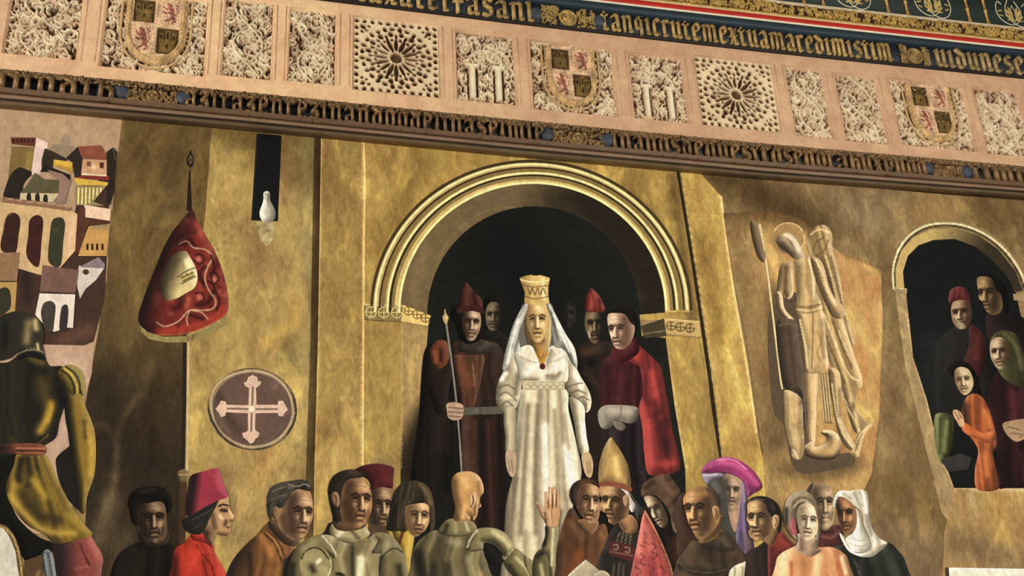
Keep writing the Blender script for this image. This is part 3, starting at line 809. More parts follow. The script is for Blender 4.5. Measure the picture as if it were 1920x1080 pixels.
paint('''
T person | person | crowned young woman in a white gown and pale veil in the main arch
M paint
S veil_back s 3 #6e6a60 : 986,566 1028,566 1042,590 1060,625 1078,655 1082,690 1060,700 960,700 942,690 950,650 960,615 972,588
B #bdb8aa .8 5 : 975,590 960,640 950,690
B #c9c4b6 .8 4 : 1036,590 1058,640 1075,680
B #d0ccc0 .6 2 : 1034,600 1048,640 1060,680
B #2c2b28 .7 6 : 1026,620 1030,640
S hair s 2 #a98a52 : 986,575 1008,566 1028,575 1036,600 1034,630 1030,650 1024,660 996,660 988,640 982,610
B #6a4e2c .8 4 : 988,600 992,640
B #d9bc7c .5 2.5 : 1031,600 1030,640
S neck s 1.5 #a87a3e : 997,632 1024,632 1024,655 1031,660 1017,696 1002,662 997,652
B #5e3c1c .8 5 : 1008,640 1016,638
B #c98a30 .8 7 : 1014,662 1016,684
L #f0c860 .7 .7 : 1000,660 1006,672 1016,688 1024,672 1030,660
L #7c4a18 .6 .8 : 1006,664 1012,672 1020,666
V face 1008 602 21 40 -1 -.05 #c8a263 #80603a #f2dcae 2 .86
S crown p 1.4 #c7a462 : 974,521 986,517 998,515 1000,517 1014,516 1031,521 1028,538 1028,552 1030,568 1018,571 1004,572 992,570 983,567 984,548 979,535
G #7c5a2c .7 : 1000,560 975,560
B #f2e0a8 .8 3 : 1018,524 1020,560
L #f0dca0 .8 1 : 975,524 990,528 1010,529 1030,525
L #5a3c1a .8 .8 : 979,534 1000,538 1028,535
L #5a3c1a .7 .8 : 984,556 1004,560 1028,556
L #4a3216 .7 .9 : 990,540 994,552 998,540 1003,553 1008,540 1013,553 1018,540 1023,552
S skirt s 3 #ccbd9c : 980,728 1058,728 1066,770 1078,820 1090,878 1086,910 1074,950 1066,1000 1056,1050 1048,1140 945,1140 946,1000 950,940 962,890 966,840 968,780
K #75634a #f4e8c8 .85 9 5 : 980,730 948,1100 1058,730 1092,1100
B #f2ebd8 .9 9 : 1062,840 1072,910
B #efeadd .8 7 : 1022,800 1026,960 1022,1060
B #7c6a50 .8 6 : 990,760 984,860 976,1000
B #6c5a42 .7 7 : 966,900 958,1000 956,1100
B #7a6850 .7 5 : 1008,760 1004,860 1004,1000
B #8c7a5e .7 5 : 1040,770 1044,860 1046,960
B #5c4c36 .7 7 : 1050,960 1044,1080
B #a08e70 .6 5 : 1056,780 1066,840
B #94825f .7 8 : 985,1000 985,1100
S sleeve s 2.4 #c8bb9c : 962,660 974,676 980,700 976,735 970,760 958,775 942,772 931,758 930,735 936,712 948,688
K #705e44 #f4ecd8 .6 5 8 : 960,660 980,690 932,765 975,765
B #7e6c50 .8 5 : 972,700 966,740
L #5e4e38 .7 1.2 : 934,728 950,722 966,730
L #5e4e38 .7 1.2 : 933,745 948,735 962,745 968,752
L #5e4e38 .7 1.2 : 940,762 950,752 962,762
B #f2eee0 .8 5 : 940,712 948,700
S sleeve s 2.4 #d8cbac : 1056,656 1074,676 1088,705 1102,728 1109,750 1106,768 1098,774 1094,762 1078,752 1066,738 1058,716
K #705e44 #f4ecd8 .6 5 9 : 1060,660 1062,735 1100,690 1108,770
B #f2ebd8 .8 5 : 1078,700 1090,725
L #5e4e38 .8 1.2 : 1062,726 1080,720 1092,718
L #5e4e38 .8 1.2 : 1068,738 1084,732 1098,738
L #5e4e38 .8 1.2 : 1080,750 1092,744 1104,750
B #7e6c50 .7 4 : 1062,690 1064,715
S forearm s 2 #bfb090 : 946,768 966,764 968,790 967,820 965,846 948,848 947,820 944,790
G #705e44 .8 : 958,800 969,800
S forearm s 2 #d4c6a6 : 1068,745 1094,760 1097,790 1100,820 1104,846 1090,853 1082,830 1076,790
B #f4f1e6 .7 4 : 1092,790 1096,830
G #7a6850 .7 : 1086,800 1074,800
S hand s 1.5 #b3977a : 949,847 965,846 969,862 968,880 963,894 955,890 949,872
L #5a4030 .7 .7 : 959,862 961,886
L #5a4030 .6 .6 : 954,864 956,884
S hand s 1.5 #bd9c74 : 1091,853 1104,848 1111,862 1112,880 1108,895 1099,892 1093,874
L #5a4030 .7 .7 : 1101,866 1103,888
L #5a4030 .6 .6 : 1106,866 1107,886
S bodice s 2.4 #d8ccb0 : 964,662 985,648 998,650 1008,672 1017,690 1026,668 1032,650 1050,650 1062,668 1066,700 1058,718 1018,716 978,716 970,690
K #a39c8a #f8f2e2 .5 10 7 : 975,640 985,716 1055,640 1052,716
B #f2ebd8 .8 7 : 996,690 990,696
B #f2ebd8 .8 6 : 1044,692 1040,682
B #7e6c50 .75 5 : 1026,705 1042,706 1050,700
B #7e6c50 .7 5 : 985,712 1005,712
B #a8a292 .6 4 : 980,670 985,690
L #fffaf0 .8 1.2 : 1000,652 1008,672 1017,690 1026,668 1031,652
L #7a6850 .5 .8 : 975,668 990,676 1008,680
L #7a6850 .5 .8 : 1058,668 1044,676 1028,680
S girdle p 2 #c4b490 : 979,714 1058,714 1059,731 980,731
L #8b8472 .7 .8 : 980,717 1058,717
L #8b8472 .7 .8 : 980,729 1058,729
L #857d6a .7 1 : 984,723 990,720 996,726 1002,720 1008,726 1014,720 1020,726 1026,720 1032,726 1038,720 1044,726 1050,720 1056,724
S necklace l 1.2 #d0a040 1 : 1003,660 1009,672 1017,682 1024,672 1030,660
SS pendant e 1.2 #8c2a1c : 1017,687 5.5,6 0,0
L #2a0e0a .9 .8 : 1017,682 1017,692
L #2a0e0a .9 .8 : 1013,687 1021,687
S veil s 2 #a9a598 : 984,570 990,574 982,600 972,630 975,655 962,664 950,690 942,690 950,650 960,615 972,588
K #5f5d56 #efede4 .7 9 4 : 986,570 945,690 996,575 975,690
B #e2dfd4 .8 3 : 972,600 960,640 952,680
B #6c6a62 .6 3 : 978,610 968,650
S veil s 2 #a9a598 : 1030,570 1042,590 1060,625 1078,655 1082,690 1072,680 1058,655 1040,650 1034,625 1034,600 1026,576
K #5f5d56 #efede4 .7 9 6 : 1026,570 1045,690 1036,570 1085,690
B #eae8de .8 2 : 1038,590 1052,625 1068,660
B #5f5d56 .7 2 : 1036,600 1046,635
B #eae8de .6 1.6 : 1048,605 1066,640 1078,675
''')
# ---- the onlookers in the arch at the right
paint('''
T person | person | tall dark-haired man with a sallow face at the back of the right arch
M dark
S coat s 4 #22191a : 1850,590 1890,585 1925,600 1960,640 2060,700 2060,900 1900,800 1880,660 1855,640
K #100c0c #44282a .6 8 3 : 1850,600 1860,900 1980,600 2000,900
B #3c2426 .6 14 : 1870,620 1900,640
S hair s 2.4 #121110 : 1828,525 1838,514 1858,514 1878,525 1888,545 1892,575 1884,590 1872,570 1860,535 1840,520
S face s 1.5 #8c6e42 : 1832,522 1845,518 1860,524 1868,545 1876,552 1880,575 1872,588 1858,590 1847,580 1842,566 1836,560 1833,540
FF 1852 552 22 36 -6 -.5 #3a2a1c #c4a268 -1
T person | person | bearded old man in a red ribbed cap inside the right arch
M dark
S coat s 4 #232120 : 1756,650 1775,622 1800,610 1830,615 1850,640 1858,690 1860,760 1840,800 1765,780 1752,710
B #32302e .5 12 : 1785,640 1775,690
S mantle s 3 #4c1f20 : 1818,610 1840,622 1850,650 1842,700 1830,720 1812,700 1806,680 1816,650
B #6e2c2c .7 7 : 1832,630 1828,670
V face 1803 588 20 29 -6 -.35 #a07a58 #46301f #d8b68e -1
B #b8a890 .7 4 : 1796,604 1806,612
S cap s 2 #752a2c : 1779,568 1780,548 1790,539 1804,538 1815,548 1819,568 1805,562 1788,565
L #3c1416 .7 1 : 1790,542 1788,562
L #3c1416 .7 1 : 1800,540 1800,560
L #3c1416 .7 1 : 1809,544 1812,562
T person | person | old woman in an olive headscarf and maroon gown at the right edge
M dark
S gown s 4 #3f1b20 : 1868,700 1905,690 1960,700 2060,760 2060,1000 1920,915 1872,915 1868,860 1862,800 1850,760 1855,725
K #160c0e #7a3038 .7 12 3 : 1860,700 1870,915 1990,700 2010,915
B #6a2a30 .7 12 : 1900,740 1905,790
B #1c1214 .8 14 : 1870,860 1890,900
B #5a2630 .5 5 : 1915,850 1920,900
B #221418 .7 10 : 1860,720 1850,760
S headscarf s 3 #4b4929 : 1856,662 1858,635 1872,622 1892,620 1908,630 1918,655 1930,690 1940,720 1910,725 1885,712 1870,692
K #222110 #6e6b40 .6 7 3 : 1856,630 1870,720 1910,620 1945,720
B #6b683c .7 5 : 1885,626 1905,650 1915,690
B #24230f .7 4 : 1870,630 1862,650
V face 1874 662 18 30 -6 -.2 #b29672 #4c3422 #dec49c -1 .9
S hand s 1.6 #a88462 : 1880,795 1900,788 1930,785 1960,790 1960,812 1925,822 1905,828 1888,815
L #4a3022 .7 .8 : 1890,800 1912,806
L #4a3022 .7 .8 : 1895,812 1915,814
L #4a3022 .7 .8 : 1912,820 1930,808
T green_cloth | cloth | olive green draped cloth hanging beside the girl in orange
M dark
S cloth s 3 #5a5d33 : 1752,782 1762,774 1778,776 1788,785 1788,815 1782,850 1770,870 1760,860 1752,820
K #25270f #9aa05c .7 6 3 : 1752,775 1755,870 1790,775 1785,870
B #8d9256 .7 4 : 1775,790 1770,845
B #2c2e1a .7 3 : 1763,785 1762,850
S ledge p 4 #3a3836 : 1764,862 1800,850 1822,858 1815,880 1778,885
T person | person | long-haired girl in an orange dress with clasped hands in the right arch
M dark
S hair s 2.2 #17130f : 1778,700 1782,684 1796,676 1814,680 1828,695 1836,720 1840,740 1830,745 1820,725
S face s 1.4 #c2a678 : 1790,696 1800,688 1815,692 1823,706 1825,722 1818,736 1808,741 1798,732 1791,716
FF 1807 714 17 27 -8 -.15 #6e5236 #e6d0a4 2
M paint
S dress s 2.5 #b25526 : 1812,745 1828,738 1842,745 1852,762 1860,785 1867,810 1868,835 1862,850 1868,880 1872,917 1832,917 1828,880 1834,845 1820,820 1808,800 1802,775
K #4a1f0e #e8864a .6 8 4 : 1812,745 1830,917 1850,745 1875,917
B #3a2014 .9 9 : 1808,760 1812,800
B #d97a3c .8 6 : 1846,770 1856,800
B #e08040 .7 6 : 1848,850 1850,890
B #4a2412 .8 3 : 1830,820 1856,824
B #5c2c16 .7 4 : 1862,880 1865,915
B #7a3c20 .6 4 : 1835,750 1836,790
S sleeve s 2 #c4622e : 1806,792 1822,800 1842,812 1862,808 1868,820 1858,830 1836,828 1818,818 1804,806
B #8a3c1a .6 3 : 1820,816 1850,828
S hand s 1.5 #c09870 : 1787,770 1793,768 1800,772 1806,782 1808,798 1800,800 1794,790 1788,780
L #5a3c28 .7 .7 : 1790,772 1798,786
L #5a3c28 .7 .7 : 1796,770 1803,784
''')
# ---- carved stone angel painted on the lit slab
paint('''
T stone_angel | sculpture | pale stone winged warrior with halo and lance carved high on the lit slab
M paint
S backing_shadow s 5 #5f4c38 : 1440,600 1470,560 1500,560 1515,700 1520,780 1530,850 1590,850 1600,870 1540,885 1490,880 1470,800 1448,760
S wing s 2.4 #b5925c : 1514,470 1512,450 1520,432 1536,422 1550,424 1560,440 1562,470 1572,500 1578,540 1586,590 1604,640 1590,650 1570,600 1555,540 1540,500 1524,486
K #5c4428 #ecd09a .6 9 3 : 1512,440 1575,640 1560,430 1606,640
L #e0c48c .8 1.4 : 1520,440 1536,430 1554,436
L #6a4e2e .8 1.4 : 1524,470 1530,455 1545,445
L #6a4e2e .8 1.2 : 1530,480 1545,470 1553,450
L #e0c48c .7 1.4 : 1548,480 1562,530 1575,590
L #6a4e2e .7 1.2 : 1540,490 1556,545 1575,610
L #6a4e2e .7 1.2 : 1558,480 1570,530 1584,600
S halo e 2 #a5814e : 1478,447 32,30 0,0
L #e0c488 .9 1.4 : 1508,440 1509,455 1500,470
L #e0c488 .8 1.2 : 1452,432 1462,421 1478,417 1494,421 1505,433
B #6e5230 .6 8 : 1460,450 1470,470
S cloak s 3 #b9955e : 1520,485 1545,510 1560,560 1580,600 1600,660 1618,715 1606,738 1604,765 1622,790 1634,795 1612,812 1600,806 1588,770 1575,730 1560,690 1545,640 1530,560
K #5c4428 #ecd09a .7 8 4 : 1525,500 1590,800 1560,500 1650,800
L #e8cc94 .7 1.6 : 1545,590 1565,640 1590,700 1612,715
L #5e4428 .8 1.5 : 1540,600 1560,660 1585,720
L #5e4428 .7 1.5 : 1560,600 1580,650 1598,690
L #e8cc94 .6 1.4 : 1572,620 1590,665
B #6e5234 .8 6 : 1592,780 1600,760
L #e8cc94 .7 1.4 : 1575,730 1590,765 1612,808
S spear_arm s 2 #a8875a : 1461,505 1472,490 1486,492 1488,520 1488,550 1478,562 1468,545 1464,565 1456,560
B #5c4630 .8 4 : 1474,500 1472,540
L #dcc090 .7 1.2 : 1484,505 1486,548 1476,560
S leg s 2 #bf9a66 : 1509,697 1530,697 1535,720 1533,760 1530,790 1528,830 1519,834 1512,810 1514,770 1510,740
K #7a5c38 #ecd29a .5 4 7 : 1510,697 1515,830 1532,697 1530,830
G #7a5c38 .7 : 1522,750 1510,750
L #e8cc94 .6 1.2 : 1528,710 1528,780
S pleat p 2 #8a6a40 : 1534,700 1554,700 1561,795 1545,793
%s
S leg s 2 #bd9862 : 1554,692 1572,695 1577,720 1576,760 1580,790 1592,815 1604,838 1602,846 1586,838 1572,812 1565,780 1558,740
L #e8cc94 .7 1.4 : 1560,720 1568,775 1580,812 1598,838
B #7a5c38 .6 4 : 1574,730 1576,780
S skirt s 2.4 #c4a068 : 1494,585 1520,580 1542,582 1547,610 1550,650 1553,690 1530,700 1508,694 1506,650 1500,620
K #6a4e2e #f0d8a2 .6 8 6 : 1496,585 1508,695 1542,582 1553,692
L #6a4e2e .7 1.2 : 1524,586 1524,640 1522,690
L #ecd29a .7 1.6 : 1500,600 1510,650 1514,690
B #8a6a40 .6 4 : 1540,600 1545,670
L #6a4e2e .5 1 : 1532,620 1540,640 1532,660 1540,680
S torso s 2.2 #bd9a62 : 1490,485 1505,478 1522,482 1528,510 1530,545 1540,568 1540,582 1515,588 1494,585 1494,560 1492,520
K #6a4e2e #ecd29a .5 6 7 : 1490,480 1494,585 1525,480 1540,585
L #ecd29a .7 1.4 : 1516,485 1524,520 1526,560
B #7c5e3a .7 4 : 1497,500 1497,550
L #6a4e2e .8 1.2 : 1494,574 1515,576 1540,570
L #ecd29a .6 1.2 : 1494,580 1516,583 1540,577
S shield_arm s 2.2 #b08c5a : 1520,482 1538,488 1548,510 1554,535 1566,560 1582,575 1584,590 1576,598 1560,592 1548,570 1538,545 1528,520
L #e8cc94 .7 1.4 : 1530,488 1544,515 1552,545 1568,572
B #6a4e2e .7 3 : 1530,520 1542,555
S head s 1.8 #a99070 : 1456,452 1462,441 1476,436 1490,444 1500,460 1508,478 1500,486 1488,484 1476,474 1462,464
B #e6d2ac .8 3.5 : 1472,440 1488,450 1498,470
B #4c3c2c .9 6 : 1466,460 1482,478
L #4c3c2c .6 1 : 1476,446 1490,466
S spear l 2 #d8bd8a 2.2 1.4 : 1424,420 1436,490 1450,600 1462,700 1467,730
L #4e3c28 .8 .9 : 1421,420 1433,490 1447,600 1459,700
S spear_head s 2 #7c6446 : 1406,418 1418,416 1428,440 1436,480 1430,492 1416,470
L #d8bd8a .8 1.2 : 1424,425 1434,470
S gauntlet s 2 #c0a070 : 1456,548 1466,552 1472,580 1490,600 1494,608 1482,606 1466,590 1458,575
S tree_trunk s 3 #5a4636 : 1456,606 1480,598 1494,606 1500,650 1508,700 1512,780 1508,800 1498,740 1478,735 1464,700
L #8a6c4a .6 1 : 1458,612 1476,606 1492,612
L #3a2c20 .6 1.2 : 1480,610 1490,720
S dragon s 2.4 #b08e5c : 1468,740 1475,731 1492,738 1504,752 1506,790 1508,840 1500,862 1486,850 1476,820 1470,780
K #5c4428 #e6ca90 .6 5 7 : 1468,740 1478,860 1506,740 1508,860
N #dcbf86 .7 10 4 3
N #6a4e2e .7 8 3 4
S dragon_tail s 2.2 #b8945e : 1508,838 1522,828 1530,838 1545,832 1550,820 1540,812 1545,806 1562,808 1575,820 1577,842 1566,858 1545,862 1520,858 1510,850
I -.3 -.9 .8 9
B #5c4630 .8 3 : 1536,818 1548,824
L #ecd29a .6 1.4 : 1545,808 1564,812 1572,826
S dragon_wing s 2.2 #c09c64 : 1590,850 1602,838 1606,820 1620,800 1636,795 1622,815 1614,840 1608,858
L #ecd29a .7 1.3 : 1600,845 1612,815 1632,797
S stone_foot s 2.4 #bfa274 : 1484,842 1492,846 1498,860 1492,862 1483,856
''' % ''.join('L #e0c48c .8 1 : %d,702 %d,790\nL #4a3620 .8 .8 : %d,702 %d,790\n' % (x, x + 9, x + 3, x + 12) for x in range(1536, 1553, 5)))
# ---- the banner
paint('''
T banner | banner | crimson embroidered banner with a gold fringe hanging from a tall pole
M paint
S pole l 2.4 #2b2118 4 4.5 : 347,628 346,760 344,900
S pole_light l 2.4 #a98d5c 2.6 3.2 : 353,628 352,760 350,890
L #e0c890 .7 .8 : 354,628 353,760 351,890
S lower_pole l 2.4 #4c3420 8 9 : 343,896 340,980 336,1140
G #24170f .8 : 340,1000 330,1000
S collar s 2 #7c6440 : 333,884 344,880 353,884 354,894 350,903 336,903 332,893
L #c8ac78 .7 1 : 335,890 352,890
S staff_tip l 2 #2e1a14 1.4 5 : 356,320 355,350 355,396
S finial s 1.4 #2c1c16 : 357,281 361,290 364,300 362,310 357,314 351,308 350,298 354,290
L #8a6a44 .8 1 : 357,292 360,300 357,306 354,300 357,292
S fringe p 2 #8f7c48 : 262,606 275,622 310,632 350,630 385,618 424,590 427,606 386,632 348,642 310,642 280,636 264,622
N #c8b478 .7 24 2 9
N #4a3c22 .7 24 2 10
S cloth s 1.9 #84281f : 355,396 362,394 370,415 385,440 402,470 416,505 427,550 426,585 410,600 385,613 350,625 315,630 285,625 265,612 259,596 264,575 276,540 292,500 308,462 325,432 345,408
N #c25a44 .8 26 6 3
N #4a1414 .9 34 5 4
B #b83a2a .8 8 : 300,622 350,616 400,596 420,580
B #c0503c .8 7 : 368,415 378,440
B #3c0e10 .9 3 : 340,440 330,455 345,458 356,448 366,462
B #3c0e10 .9 4 : 384,500 374,515 384,535
B #3c0e10 .9 4 : 402,545 388,568 370,572
B #3c0e10 .8 4 : 355,590 380,598
B #cc7860 .9 6 : 372,486
B #cc7860 .9 6 : 401,524
B #cc7860 .9 6 : 374,558
B #a85440 .7 6 : 320,588
L #2a0a0c .9 1.2 : 366,478 378,478 382,490 372,495 364,488
L #2a0a0c .9 1.2 : 392,514 404,512 410,524 400,533 390,526
L #2a0a0c .9 1.2 : 366,550 378,549 383,561 373,567
L #c4a484 .85 1.1 : 335,458 350,452 362,464 385,468 398,482 390,500 384,522 392,545 404,562 400,578 380,582 355,582 335,602 310,612 293,604
L #c4a484 .8 1 : 356,582 350,597 352,610
L #c4a484 .8 1 : 360,582 378,586 390,598
L #2a0a0c .8 1.6 : 395,478 402,500 396,520 404,545 412,566 406,582
L #d0603c .6 1.4 : 290,627 330,627 370,618 410,599 424,586
G #170a0a .96 : 350,500 290,478
G #170a0a .5 : 340,420 300,410
S emblem s 2 #c2ac74 : 346,470 358,485 368,505 370,525 364,540 348,550 330,560 312,562 303,550 302,525 310,500 322,480
B #8a744c .7 6 : 330,490 322,520
G #33261a .97 : 346,520 308,504
B #efdfae .7 6 : 350,490 355,500
L #4a3c20 .8 1 : 332,520 350,508 366,502
L #4a3c20 .8 .9 : 340,532 354,525 368,518
SS castle_mark p 1.5 #7c6a2c : 338,520 342,516 346,518 350,512 354,514 360,508 364,512 365,518 344,530
L #e8d890 .8 .8 : 342,524 363,514
''')
